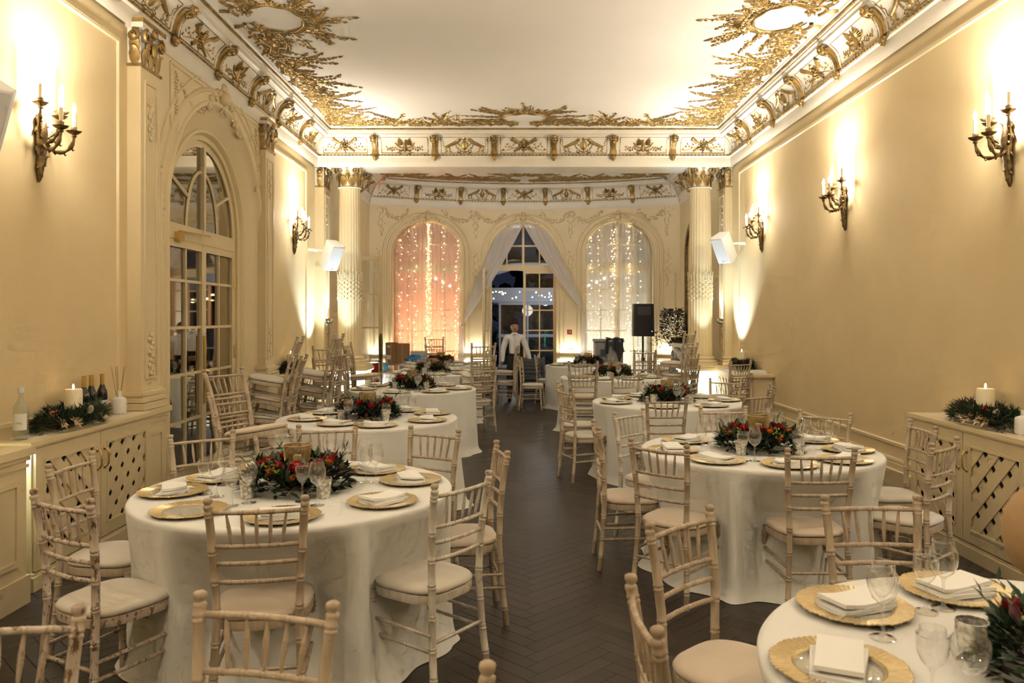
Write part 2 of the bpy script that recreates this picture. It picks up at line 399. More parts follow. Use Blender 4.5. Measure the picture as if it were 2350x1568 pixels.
# skirting and low rail
def run(name, x, sgn, y0, y1, prof, m, parent=None):
    mb = MB(); mb.sweep(prof, [(lambda a, b, y=y: (x + sgn * a, y, b)) for y in (y0, y1)]); return struct(name, mb.mesh(name, 30), m, parent)
SK = [(0.0, 0.41), (0.018, 0.405), (0.022, 0.385), (0.012, 0.37), (0.02, 0.36), (0.02, 0.31), (0.032, 0.305), (0.034, 0.285), (0.028, 0.27), (0.028, 0.0)]
run('baseboard_right', XR, -1, -3.5, 12.0, SK, M['cream'])
run('baseboard_left', XL, 1, -3.5, 6.3, SK, M['cream']); run('baseboard_bay', XL, 1, 9.7, 12.0, SK, M['cream'])
# flat panel frames on the plain wall bays
def panel_frame(x, sgn, y0, y1, z0, z1, parent=None, nm='trim_1'):
    mb = MB(); pr = [(0, 0), (0.012, 0.004), (0.02, 0.016), (0.03, 0.014), (0.042, 0.018), (0.05, 0)]
    cs = [(y0, z0, -1, -1), (y1, z0, 1, -1), (y1, z1, 1, 1), (y0, z1, -1, 1)]
    mb.sweep(pr, [(lambda a, b, c=c: (x + sgn * b, c[0] - c[2] * a, c[1] - c[3] * a)) for c in cs], closed=True)
    return struct(nm, mb.mesh(nm, 40), M['cream'], parent)
panel_frame(XL, 1, 4.62, 6.16, 0.95, 3.84); panel_frame(XL, 1, 9.86, 11.62, 0.95, 3.84, nm='trim_2')
panel_frame(XR, -1, 0.4, 11.75, 0.5, 3.84, nm='trim_3')

# ---------------------------------------------------------------- cornice with gilded frieze
CORN = [(0.0, 3.96), (0.012, 3.99), (0.02, 4.035), (0.02, 4.10), (0.032, 4.108), (0.038, 4.118), (0.038, 4.145), (0.046, 4.15),
        (0.050, 4.17), (0.056, 4.21), (0.070, 4.26), (0.095, 4.31), (0.130, 4.35), (0.175, 4.385), (0.205, 4.40), (0.225, 4.402), (0.225, 4.43), (0.245, 4.445), (0.245, 4.465), (0.262, 4.468), (0.262, 4.492), (0.29, 4.50), (0.30, 4.525)]
def wallframe(o, du, n):                 # point from (along, inset, z)
    o = Vector(o); du = Vector(du); n = Vector(n)
    return lambda u, a, z: o + du * u + n * a + Vector((0, 0, z))
BY = 12.07                                # face of the beam
runs = {'cornice_left': ((CL, 0, 0), (0, 1, 0), (1, 0, 0), -3.5, BY), 'cornice_right': ((CR, 0, 0), (0, 1, 0), (-1, 0, 0), -3.5, BY),
        'cornice_beam': ((0, BY, 0), (1, 0, 0), (0, -1, 0), CL, CR)}
FR = {}
for nm, (o_, du, n_, u0, u1) in runs.items():
    fr = wallframe(o_, du, n_); FR[nm] = fr
    mb = MB()
    e0 = 0 if nm != 'cornice_beam' else 1
    mb.sweep(CORN, [(lambda a, b: fr(u0 + (a if e0 else 0), a, b)), (lambda a, b: fr(u1 - a, a, b))])
    FR[nm + '_o'] = struct(nm, mb.mesh(nm, 28), M['white'])
mb = MB(); mb.box((CL - 0.3, BY, 3.96), (CR + 0.3, BY + 0.55, 4.6))
beam = struct('beam', mb, M['white'])
def bent(fr, u):                          # frieze coordinates: (w along from u, h up the cove 0..0.25, lift)
    def g(w, h, l):
        h0 = max(0.0, min(0.27, h)); t = h0 / 0.27
        a = 0.046 + 0.15 * t ** 2.6; z = 4.15 + 0.245 * (1 - (1 - t) ** 1.12)
        return fr(u + w, a + l * (0.85), z - l * 0.5)
    return g
class Relief:                             # raised ornament drawn in a plane, then mapped by g(u, v, lift)
    def __init__(s): s.p = MB()
    def stroke(s, pts, w, lift=0.012, seg=5):
        n = len(pts)
        if not hasattr(w, '__len__'): w = [w] * n
        vs = []; fs = []
        for i, (x, y) in enumerate(pts):
            x0, y0 = pts[max(i-1, 0)]; x1, y1 = pts[min(i+1, n-1)]
            d = math.hypot(x1-x0, y1-y0) or 1e-6; nx, ny = -(y1-y0)/d, (x1-x0)/d
            for k in range(seg):
                t = math.pi * k / (seg - 1)
                vs.append((x + nx*math.cos(t)*w[i], y + ny*math.cos(t)*w[i], math.sin(t) * min(lift, w[i]*1.1)))
        fs = [(i*seg+k, i*seg+k+1, (i+1)*seg+k+1, (i+1)*seg+k) for i in range(n-1) for k in range(seg-1)]
        s.p.add(vs, fs)
    def leaf(s, x, y, a, ln, w, lift=0.012, curl=0.3):
        c, q = math.cos(a), math.sin(a); row = []
        for t, ww, zz in ((0, .12, .2), (.25, .8, .8), (.5, 1.0, 1.0), (.75, .6, .8), (1, .03, .1)):
            u = t * ln; off = curl * ln * t * t
            cx, cy = x + c*u - q*off, y + q*u + c*off
            row.append([(cx - (-q)*ww*w/2*-1, cy + c*ww*w/2, 0.002), (cx, cy, zz*lift), (cx + q*ww*w/2, cy - c*ww*w/2, 0.002)])
            row[-1][0] = (cx - q*ww*w/2, cy + c*ww*w/2, 0.002)
        vs = [p for r in row for p in r]
        s.p.add(vs, [(i*3+k, i*3+k+1, (i+1)*3+k+1, (i+1)*3+k) for i in range(4) for k in (0, 1)])
    def spiral(s, x, y, a, size, turn=1, turns=1.35, w=0.02, lift=0.014, leaves=3, rnd=None):
        pts = []; n = 20; px, py, ang = x, y, a
        for i in range(n):
            pts.append((px, py)); t = i / n; step = size * 2.1 * (1 - t*0.78) / n
            ang += turn * turns * 2*math.pi / n * (0.35 + 1.2*t); px += math.cos(ang)*step; py += math.sin(ang)*step
        s.stroke(pts, [w * (1 - 0.55*i/n) for i in range(n)], lift)
        s.ball(pts[-1][0], pts[-1][1], w*1.3, lift)
        for k in range(leaves):
            i = 2 + k * 4; x0, y0 = pts[i]; x1, y1 = pts[i+1]; d = math.atan2(y1-y0, x1-x0)
            s.leaf(x0, y0, d - turn*(0.9 + 0.2*k), size*(0.5 - 0.08*k), size*0.2, lift*0.8, -turn*0.35)
        return pts
    def ball(s, x, y, r, lift=0.015, ry=None):
        ry = ry or r; vs = []; fs = []
        for i, (q, z) in enumerate(((1, 0), (.8, .6), (.4, .92))):
            for k in range(8): t = 2*math.pi*k/8; vs.append((x + r*q*math.cos(t), y + ry*q*math.sin(t), z*lift))
        vs.append((x, y, lift))
        fs = [(i*8+k, i*8+(k+1)%8, (i+1)*8+(k+1)%8, (i+1)*8+k) for i in (0, 1) for k in range(8)] + [(16+k, 16+(k+1)%8, 24) for k in range(8)]
        s.p.add(vs, fs)
    def map(s, g, name, mirror=False):
        mb = MB(); mb.add([g(-x if mirror else x, y, z) for x, y, z in s.p.v], s.p.f); return mb.mesh(name, 55)
def lions():
    r = Relief()
    for sg in (-1, 1):
        X = lambda x: sg * x
        r.stroke([(X(.33), .10), (X(.26), .125), (X(.17), .16), (X(.12), .19)], [.018, .024, .028, .024], .03)          # body
        r.stroke([(X(.12), .19), (X(.09), .215), (X(.06), .22)], [.024, .028, .016], .032)                               # head
        r.stroke([(X(.13), .175), (X(.09), .14), (X(.07), .12)], [.015, .012, .010], .02)                                # fore leg
        r.stroke([(X(.15), .165), (X(.14), .11), (X(.11), .08)], [.015, .012, .010], .02)
        r.stroke([(X(.31), .105), (X(.33), .06), (X(.29), .035), (X(.33), .02)], [.022, .016, .011, .012], .022)          # hind legs
        r.stroke([(X(.29), .115), (X(.25), .07), (X(.26), .03), (X(.22), .02)], [.02, .014, .011, .012], .02)
        r.stroke([(X(.33), .10), (X(.37), .13), (X(.355), .18), (X(.385), .205), (X(.36), .225)], [.009, .008, .008, .008, .006], .012)
        r.spiral(X(.03), .03, math.pi/2 - sg*1.2, .11, -sg, w=.010, leaves=2)
        r.spiral(X(.08), .05, math.pi/2 - sg*1.6, .08, sg, w=.008, leaves=2)
    r.ball(0, .125, .058, .04, .085); r.ball(0, .125, .036, .048, .06); r.leaf(0, .2, math.pi/2, .06, .08, .02, 0)
    for a in (-.5, .5): r.leaf(0, .04, -math.pi/2 + a, .05, .04)
    return r
def trophy(seed=1):
    rd = random.Random(seed); r = Relief()
    for sg in (-1, 1):
        r.stroke([(sg*-.17, .03), (sg*-.02, .115), (sg*.10, .17), (sg*.20, .225)], [.022, .014, .02, .032], .035)
        r.stroke([(sg*.20, .225), (sg*.215, .235)], [.04, .03], .03)
        for k in range(7):
            x = sg*(.12 + .035*k); y = .12 + .035*math.sin(k*1.7 + seed) - .006*k
            r.leaf(x, y, math.pi/2 - sg*(.9 + .5*math.sin(k*2.3)), .06, .03); r.ball(x + sg*.02, y + .02, .011, .014)
        r.stroke([(sg*.06, .10), (sg*.16, .09), (sg*.26, .06), (sg*.34, .035)], [.008, .008, .006, .004], .01)
        r.spiral(sg*.05, .08, math.pi/2 - sg*2.0, .09, sg, w=.009, leaves=3)
    for k in range(9):
        t = 2*math.pi*k/9; r.leaf(.06*math.cos(t), .13 + .06*math.sin(t), t + .7, .05, .035, .03); r.ball(.045*math.cos(t), .13 + .045*math.sin(t), .016, .035)
    r.ball(0, .13, .03, .045); r.stroke([(0, .0), (0, .08), (0, .24)], [.012, .009, .012], .02)
    return r
def eagle():
    r = Relief()
    for sg in (-1, 1):
        for k in range(6): r.leaf(sg*.03, .14, math.pi/2 - sg*(.35 + .22*k), .13 - .006*k, .04, .03, -sg*.25)
        for k in range(6):
            x = sg*(.10 + .04*k); r.leaf(x, .05 + .02*(k % 2), math.pi/2 - sg*(1.0 - .4*(k % 3)), .07, .035); r.ball(x, .04 + .03*((k*2) % 3)/2, .014, .02)
        r.spiral(sg*.04, .05, math.pi/2 - sg*1.5, .13, -sg, w=.011, leaves=3); r.spiral(sg*.20, .05, math.pi/2 - sg*1.3, .09, sg, w=.009, leaves=2)
        r.stroke([(sg*.03, .08), (sg*.12, .11), (sg*.17, .17)], [.014, .018, .012], .028)
    r.stroke([(0, .05), (0, .11), (0, .17)], [.026, .034, .02], .04); r.ball(.012, .195, .022, .04)
    for k in range(5): r.ball((k-2)*.035, .04 + .01*(k % 2), .02, .03)
    return r
DESIGN = [trophy(1), eagle(), lions()]
def bracket():                            # scroll bracket between the panels, in frieze coordinates
    m_ = MB(); hw = 0.052
    prof = []
    for k in range(11):
        h = 0.0 + 0.25 * k / 10; l = 0.018 + 0.035 * max(0, (k - 4) / 6) ** 1.5 + 0.01 * math.sin(k * 0.6)
        prof.append((h, l))
    return prof, hw
def gpanel(fr, u, wid, design, parent, flip=False):
    g = bent(fr, u)
    hw = wid / 2 - 0.10
    fm = MB()
    def gb(w0, h0, w1, h1, t=0.007):
        n = 6 if abs(h1 - h0) > 0.05 else 4
        pts = [Vector(g(w0 + (w1-w0)*k/n, h0 + (h1-h0)*k/n, 0.004)) for k in range(n + 1)]
        fm.tube(pts, t, 4)
    gb(-hw, 0.012, hw, 0.012); gb(-hw, 0.012, -hw, 0.245); gb(hw, 0.012, hw, 0.245); gb(-hw, 0.245, hw, 0.245, 0.004)
    put('panel_frame', fm.mesh('panel_frame', 60), M['gold'], parent)
    sc_ = min(1.0, hw / 0.40)
    gg = lambda x, y, z: g(x * sc_, 0.012 + y * 0.92, 0.004 + z)
    put('frieze_relief', design.map(gg, 'frieze_relief', flip), M['gold'], parent)
def gbracket(fr, u, parent):
    g = bent(fr, u); mb = MB(); n = 12
    for hw, lo, lift, m_ in ((0.062, 0.004, 0.010, 0), (0.046, 0.0, 0.03, 1), (0.022, 0.0, 0.042, 1)):
        vs = []
        for k in range(n + 1):
            h = -0.03 + 0.27 * k / n; l = lift * (0.7 + 0.9 * (k / n) ** 2)
            vs += [Vector(g(-hw, h, 0)), Vector(g(-hw*0.8, h, l)), Vector(g(hw*0.8, h, l)), Vector(g(hw, h, 0))]
        mb.add(vs, [(i*4+k, i*4+k+1, (i+1)*4+k+1, (i+1)*4+k) for i in range(n) for k in range(3)])
    for sg in (-1, 1):                     # volutes at the head
        for k in range(16):
            pass
        pts = []
        for k in range(14):
            t = k / 13; a = -0.6 + 5.2 * t; rr = 0.042 * (1 - 0.75 * t)
            pts.append(Vector(g(sg * 0.05, 0.225 + rr * math.cos(a), 0.05 + rr * math.sin(a) * 0.9)))
        mb.tube(pts, [0.013 - 0.006 * k / 13 for k in range(14)], 5)
    c = Vector(g(0, 0.235, 0.065)); mb.ball(c, (0.055 if abs(fr(1,0,0)[0]-fr(0,0,0)[0]) > .5 else .03, 0.03 if abs(fr(1,0,0)[0]-fr(0,0,0)[0]) > .5 else .055, 0.026))
    for w, h, l, r_ in ((0, -0.045, 0.02, 0.04), (-.03, -.03, .015, .022), (.03, -.03, .015, .022), (0, -.08, .012, .025), (0, .20, .055, .03), (0, .268, .05, .03)):
        c = Vector(g(w, max(h, 0), l)); c.z += min(h, 0); mb.ball(c, r_, 7, 4)
    put('scroll_bracket', mb.mesh('scroll_bracket', 50), M['gold'], parent)
def beadrow(fr, u0, u1, a, z, step, r, parent, name, el=1.0):
    mb = MB(); n = int((u1 - u0) / step)
    for k in range(n):
        u = u0 + (k + .5) * (u1 - u0) / n; c = Vector(fr(u, a, z))
        d = Vector(fr(u + 1, a, z)) - c
        dx = (abs(d.x) * step * .42 * el + (1 - abs(d.x)) * r); dy = (abs(d.y) * step * .42 * el + (1 - abs(d.y)) * r)
        mb.add([c + Vector((-dx, -dy, -r)), c + Vector((dx, -dy, -r)), c + Vector((dx, dy, -r)), c + Vector((-dx, dy, -r)),
                c + Vector((-dx*.6, -dy*.6, r)), c + Vector((dx*.6, -dy*.6, r)), c + Vector((dx*.6, dy*.6, r)), c + Vector((-dx*.6, dy*.6, r))],
               [(0,1,5,4),(1,2,6,5),(2,3,7,6),(3,0,4,7),(0,3,2,1),(4,5,6,7)])
    o = put(name, mb.mesh(name, 30), M['gold'], parent); o['kind'] = 'stuff'
fb = FR['cornice_beam']; ob = FR['cornice_beam_o']
PW = (CR - CL) / 7
for k in range(7):
    gpanel(fb, CL + PW * (k + .5), PW if 0 < k < 6 else PW - .04, DESIGN[(0, 1, 2, 0, 2, 1, 0)[k]], ob, k > 3)
    if k: gbracket(fb, CL + PW * k, ob)
beadrow(fb, CL + .26, CR - .26, 0.262, 4.48, 0.03, 0.012, ob, 'gilt_dentils'); beadrow(fb, CL + .04, CR - .04, 0.044, 4.132, 0.055, 0.010, ob, 'gilt_beading')
for nm in ('cornice_left', 'cornice_right'):
    f_, o_ = FR[nm], FR[nm + '_o']
    k = 0; u = BY - 0.12
    while u > 1.2:
        w = 1.0
        gpanel(f_, u - w / 2, w, DESIGN[(1, 0, 2)[k % 3]] if nm == 'cornice_left' else DESIGN[(0, 1, 2)[k % 3]], o_)
        gbracket(f_, u - w, o_)
        u -= w; k += 1
    beadrow(f_, 1.0, BY - .26, 0.262, 4.48, 0.04, 0.013, o_, 'gilt_dentils'); beadrow(f_, 1.0, BY - .04, 0.044, 4.132, 0.06, 0.010, o_, 'gilt_beading')

# ---------------------------------------------------------------- gilded rococo ornament on the ceiling
def spray(r, x, y, a, ln, rd, lf=.07):         # thin stem with small paired leaves, buds and a few side curls
    n = max(5, int(ln/.05)); px, py = x, y; pts = [(x, y)]; turn = rd.uniform(-.5, .5)
    for k in range(n):
        a += turn/n*1.2 + rd.uniform(-.14, .14); px += math.cos(a)*ln/n; py += math.sin(a)*ln/n; pts.append((px, py)); t = k/n
        for sg in (-1, 1):
            if rd.random() < .85: r.leaf(px, py, a + sg*rd.uniform(.5, 1.1), lf*(1.15 - .6*t)*rd.uniform(.7, 1.2), lf*.42*(1.1 - .5*t), .014, -sg*.35)
        if rd.random() < .35: r.ball(px + rd.uniform(-.02, .02), py + rd.uniform(-.02, .02), .013, .014)
        if rd.random() < .28: r.spiral(px, py, a + rd.choice((-1, 1))*.9, lf*1.7*(1 - .5*t), rd.choice((-1, 1)), w=.007, lift=.012, leaves=2)
    r.stroke(pts, [.010*(1 - .75*i/len(pts)) for i in range(len(pts))], .012, 4)
    r.leaf(px, py, a, lf*1.1, lf*.4, .014, 0)
def cartouche():
    r = Relief(); rd = random.Random(4)
    for sg in (-1, 1):
        pts = [(sg*(.33*math.cos(t)), .45 + .25*math.sin(t)) for t in [(-.42 + .92*k/18) * math.pi for k in range(19)]]
        r.stroke(pts, [.016 + .006*math.sin(k*1.3) for k in range(19)], .028); r.stroke([(x*1.17, .45 + (y-.45)*1.2) for x, y in pts], .008, .015)
        for k in range(1, 18, 1):
            x, y = pts[k]; a = math.atan2(y - .45, x); r.leaf(x*1.05, .45 + (y-.45)*1.07, a + sg*.6, .075, .032, .018, sg*.35)
            if k % 3 == 0: r.spiral(x*1.1, .45 + (y-.45)*1.12, a + sg*.3, .11, sg, w=.009, leaves=3)
        r.spiral(sg*.10, .12, math.pi/2 - sg*2.2, .34, sg, w=.022, lift=.03, leaves=4)
        r.spiral(sg*.34, .20, math.pi/2 - sg*1.2, .28, -sg, w=.016, lift=.022, leaves=4)
        r.spiral(sg*.52, .12, math.pi/2 - sg*1.7, .30, sg, w=.014, lift=.02, leaves=4)
        r.spiral(sg*.22, .74, math.pi/2 - sg*1.0, .22, sg, w=.012, leaves=4); r.spiral(sg*.14, .80, math.pi/2 - sg*.7, .20, -sg, w=.011, leaves=4)
        for a, ln in ((1.35, .42), (1.15, .5), (.9, .45), (.65, .40)): spray(r, sg*.26, .66, math.pi/2 - sg*a, ln, rd)
        for y0, a, ln in ((.5, 1.3, .55), (.36, 1.5, .6), (.24, 1.2, .55)): spray(r, sg*.38, y0, math.pi/2 - sg*a, ln, rd, .065)
        for k in range(14):
            r.stroke([(sg*(.44 + .03*k), .08), (sg*(.36 + .03*k), .30)], .0035, .006, 3); r.stroke([(sg*(.38 + .03*k), .30), (sg*(.46 + .03*k), .08)], .0035, .006, 3)
        r.stroke([(sg*(.40 + .035*k), .31 + .05*math.sin(math.pi*k/12)) for k in range(13)], .010, .016)
    for k in range(7): r.leaf((k-3)*.04, .78, math.pi/2 - (k-3)*.42, .17 - .015*abs(k-3), .045, .025, 0)
    for k in range(5): r.ball((k-2)*.045, .80, .022, .026)
    spray(r, 0, .86, math.pi/2, .34, rd, .06); spray(r, .05, .84, math.pi/2 - .5, .24, rd, .05); spray(r, -.05, .84, math.pi/2 + .5, .24, rd, .05)
    return r
def garland(seed, L=1.15, D=0.42):
    r = Relief(); rd = random.Random(seed)
    n = 9; base = [(L*(k/n - .5), .10 + .06*math.sin(k*1.4 + seed)) for k in range(n + 1)]
    r.stroke(base, .012, .02)
    for k, (x, y) in enumerate(base):
        sg = 1 if k % 2 else -1
        r.spiral(x, y, rd.uniform(0.4, 2.6), rd.uniform(.13, .22), sg, w=.011, lift=.018, leaves=4)
        r.spiral(x, y, rd.uniform(0.2, 2.9), rd.uniform(.08, .14), -sg, w=.008, leaves=3)
        for q in range(8): r.leaf(x + rd.uniform(-.07, .07), y + rd.uniform(-.06, .12), rd.uniform(-.4, 3.5), rd.uniform(.05, .10), rd.uniform(.022, .036), .016, rd.uniform(-.4, .4))
        for q in range(3): r.ball(x + rd.uniform(-.06, .06), y + rd.uniform(-.06, .10), .013, .018)
        spray(r, x, y + .05, math.pi/2 + rd.uniform(-.9, .9), rd.uniform(.14, .30), rd, .05)
    c = rd.uniform(-.2, .2)
    for a, ln in ((0, .62), (.45, .5), (-.45, .5), (.9, .4), (-.9, .4)): spray(r, c + a*.08, .2, math.pi/2 + a + rd.uniform(-.15, .15), ln*D/.42, rd, .06)
    for sg in (-1, 1): r.spiral(c, .26, math.pi/2 - sg*.5, .20, sg, w=.010, leaves=4)
    for k in range(18): x = -L/2 + .06 + (L-.12)*k/17; r.leaf(x, .02, rd.uniform(-.3, .9), .08, .032, .013, .3)
    for k in range(8): r.stroke([(c + .22 + .025*k, .05), (c + .27 + .025*k, .2)], .003, .005, 3); r.stroke([(c + .27 + .025*k, .05), (c + .22 + .025*k, .2)], .003, .005, 3)
    return r
cart = cartouche(); gars = [garland(3), garland(11), garland(24)]
IN = 0.31; ZC = 4.518
flat_me = {}
for nm, rl in (('gilt_cartouche', cart), ('gilt_garland', gars[0]), ('gilt_garland', gars[1]), ('gilt_garland', gars[2])):
    me = rl.map(lambda x, y, z: (x, y, -z), nm); me.flip_normals(); me.materials.append(M['gold']); flat_me[rl] = me
def ceil_at(rl, kind, u, off=0.0, mir=1):
    me = flat_me[rl]
    if kind == 'beam': loc, rz = (u, BY - IN - off, ZC), math.pi
    elif kind == 'L': loc, rz = (CL + IN + off, u, ZC), -math.pi / 2
    else: loc, rz = (CR - IN - off, u, ZC), math.pi / 2
    put('gilt_cartouche' if rl is cart else 'gilt_garland', me, None, ceiling, loc, (0, 0, rz), (mir, 1, 1))
xm = (CL + CR) / 2
ceil_at(cart, 'beam', xm)
for sg in (-1, 1):
    ceil_at(gars[0], 'beam', xm + sg * 1.15, mir=sg); ceil_at(gars[1], 'beam', xm + sg * 1.95, mir=sg); ceil_at(gars[2], 'beam', xm + sg * 2.55, 0.0, -sg)
for kd in ('L', 'R'):
    ceil_at(cart, kd, 7.55)
    sg = 1 if kd == 'L' else -1
    for u, g_ in ((11.4, 2), (10.85, 0), (10.2, 1), (9.5, 2), (8.75, 0), (6.4, 1), (5.6, 2), (4.7, 0), (3.7, 1)):
        ceil_at(gars[g_], kd, u, random.Random(int(u*10)).uniform(0, .05), sg if g_ != 1 else -sg)

# ---------------------------------------------------------------- columns, pilasters, pedestals
def capital(mb, half, z0, z1, rnd, gold):     # bell with leaves, volutes and abacus; local origin on the axis
    hh = z1 - z0
    if rnd: mb.lathe([(half*.92, z0), (half*.95, z0 + hh*.3), (half*1.02, z0 + hh*.6), (half*1.2, z0 + hh*.85)], 20)
def leafy(mb, cx, cy, dirx, diry, z, ln, w, out):     # upright acanthus leaf curling out
    tx, ty = -diry, dirx; vs = []
    for k, (h, o, ww) in enumerate(((0, 0.0, .5), (.3, .02, .9), (.6, .05, 1.0), (.85, .12, .7), (1.0, .26, .35), (.93, .34, .08))):
        c = Vector((cx + dirx*out*o*4, cy + diry*out*o*4, z + h*ln))
        vs += [c + Vector((tx, ty, 0))*(-ww*w/2), c + Vector((dirx*.012, diry*.012, 0.0)), c + Vector((tx, ty, 0))*(ww*w/2)]
    mb.add(vs, [(i*3+k, i*3+k+1, (i+1)*3+k+1, (i+1)*3+k) for i in range(5) for k in (0, 1)])
def volute(mb, c, ax, r, depth):          # spiral of tube; ax = horizontal direction lying in the volute's plane
    pts = []
    for k in range(22):
        t = k / 21; a = math.pi/2 - 9.0*t; rr = r*(1 - .82*t)
        pts.append(Vector(c) + Vector((ax[0], ax[1], 0))*(rr*math.cos(a)) + Vector((0, 0, rr*math.sin(a))))
    mb.tube(pts, [depth*(1 - .5*k/21) for k in range(22)], 6)
def column(x, y):
    root = empty('fluted_column', (x, y, 0)); root['kind'] = 'structure'
    seg = 96; rb, rt = 0.188, 0.160; z0, z1 = 1.02, 3.67
    sh = MB(); rings = [(z0, 1.0), (z0 + .02, 1.0), (z0 + .9, .985), (z0 + 1.0, .98), (z1 - .05, rt/rb), (z1, rt/rb*1.04)]
    vs = []
    for z, f_ in rings:
        for k in range(seg):
            t = 2*math.pi*k/seg; q = (k % 4); fl_ = 1.0 if q in (0,) else (0.955 if q == 2 else 0.972)
            vs.append((rb*f_*fl_*math.cos(t), rb*f_*fl_*math.sin(t), z))
    sh.add(vs, [(i*seg+k, i*seg+(k+1)%seg, (i+1)*seg+(k+1)%seg, (i+1)*seg+k) for i in range(len(rings)-1) for k in range(seg)])
    put('shaft', sh.mesh('shaft', 20), M['cream'], root)
    od = MB()                                # carved band a third of the way up
    for k in range(24):
        t = 2*math.pi*k/24
        for j in range(5): od.ball((rb*.985*math.cos(t), rb*.985*math.sin(t), 1.92 + .07*j + (.03 if k % 2 else 0)), (.013, .013, .022), 6, 4)
        leafy(od, rb*.97*math.cos(t), rb*.97*math.sin(t), math.cos(t), math.sin(t), 2.2 + (.04 if k % 2 else 0), .12, .035, .008)
    o = put('carved_band', od.mesh('carved_band', 60), M['stucco'], root); o['kind'] = 'stuff'
    put('column_base', MB().lathe([(.30, .90), (.30, .935), (.255, .94), (.262, .955), (.255, .975), (.22, .98), (.215, .995), (.225, 1.0), (.228, 1.015), (.20, 1.03), (.188, 1.04)], 40), M['cream'], root)
    cap = MB(); cap.lathe([(.17, 3.66), (.185, 3.665), (.185, 3.68), (.165, 3.69), (.165, 3.78), (.18, 3.88), (.235, 3.98)], 24); cap.box((-.235, -.235, 3.975), (.235, .235, 4.03)); 
    put('capital_bell', cap.mesh('capital_bell', 40), M['white'], root)
    gl = MB()
    for k in range(8):
        t = 2*math.pi*k/8 + math.pi/8; leafy(gl, .16*math.cos(t), .16*math.sin(t), math.cos(t), math.sin(t), 3.69, .15, .12, .05)
        t += math.pi/8; leafy(gl, .165*math.cos(t), .165*math.sin(t), math.cos(t), math.sin(t), 3.76, .16, .10, .05)
    for sx in (-1, 1):
        for sy in (-1, 1):
            d = Vector((sx, sy, 0)).normalized(); volute(gl, (sx*.19, sy*.19, 3.93), (d.x, d.y), .062, .018)
            volute(gl, (sx*.12, sy*.20, 3.93), (sx, 0), .055, .016); volute(gl, (sx*.20, sy*.12, 3.93), (0, sy), .055, .016)
    for a in range(4):
        t = a*math.pi/2; gl.ball((.22*math.cos(t), .22*math.sin(t), 3.99), (.05, .05, .045), 8, 5); gl.ball((.185*math.cos(t), .185*math.sin(t), 3.84), (.035, .035, .06), 8, 5)
        for q in range(5): leafy(gl, .205*math.cos(t), .205*math.sin(t), math.cos(t), math.sin(t), 3.97, .06, .07, .03)
    gl.lathe([(.172, 3.672), (.192, 3.678), (.172, 3.686)], 32)
    put('gilt_capital', gl.mesh('gilt_capital', 60), M['gold'], root)
    pd = MB(); pd.box((-.32, -.32, 0), (.32, .32, .14)); pd.box((-.29, -.29, .14), (.29, .29, .82)); pd.box((-.325, -.325, .82), (.325, .325, .86)); pd.box((-.305, -.305, .86), (.305, .305, .90))
    for sx, sy in ((0, -1), (1, 0), (-1, 0), (0, 1)):
        n = Vector((sx, sy, 0)); t = Vector((-sy, sx, 0))
        c = [n*.292 + t*(i*.21) + Vector((0, 0, z)) for i, z in ((-1, .22), (1, .22), (1, .74), (-1, .74))]
        for a, b in zip(c, c[1:] + c[:1]): pd.bar(a, b, .03, .016, n)
    put('pedestal', pd.mesh('pedestal', smooth=False), M['cream'], root)
    for a, b in (((-.30, -.312, .812), (.30, -.312, .812)), ((.31, -.30, .812), (.31, .30, .812)), ((-.31, -.30, .812), (-.31, .30, .812))): put('light_strip', MB().bar(a, b, .012, .008), M['led'], root)
    return root
column(-2.63, 12.36); column(2.89, 12.36)
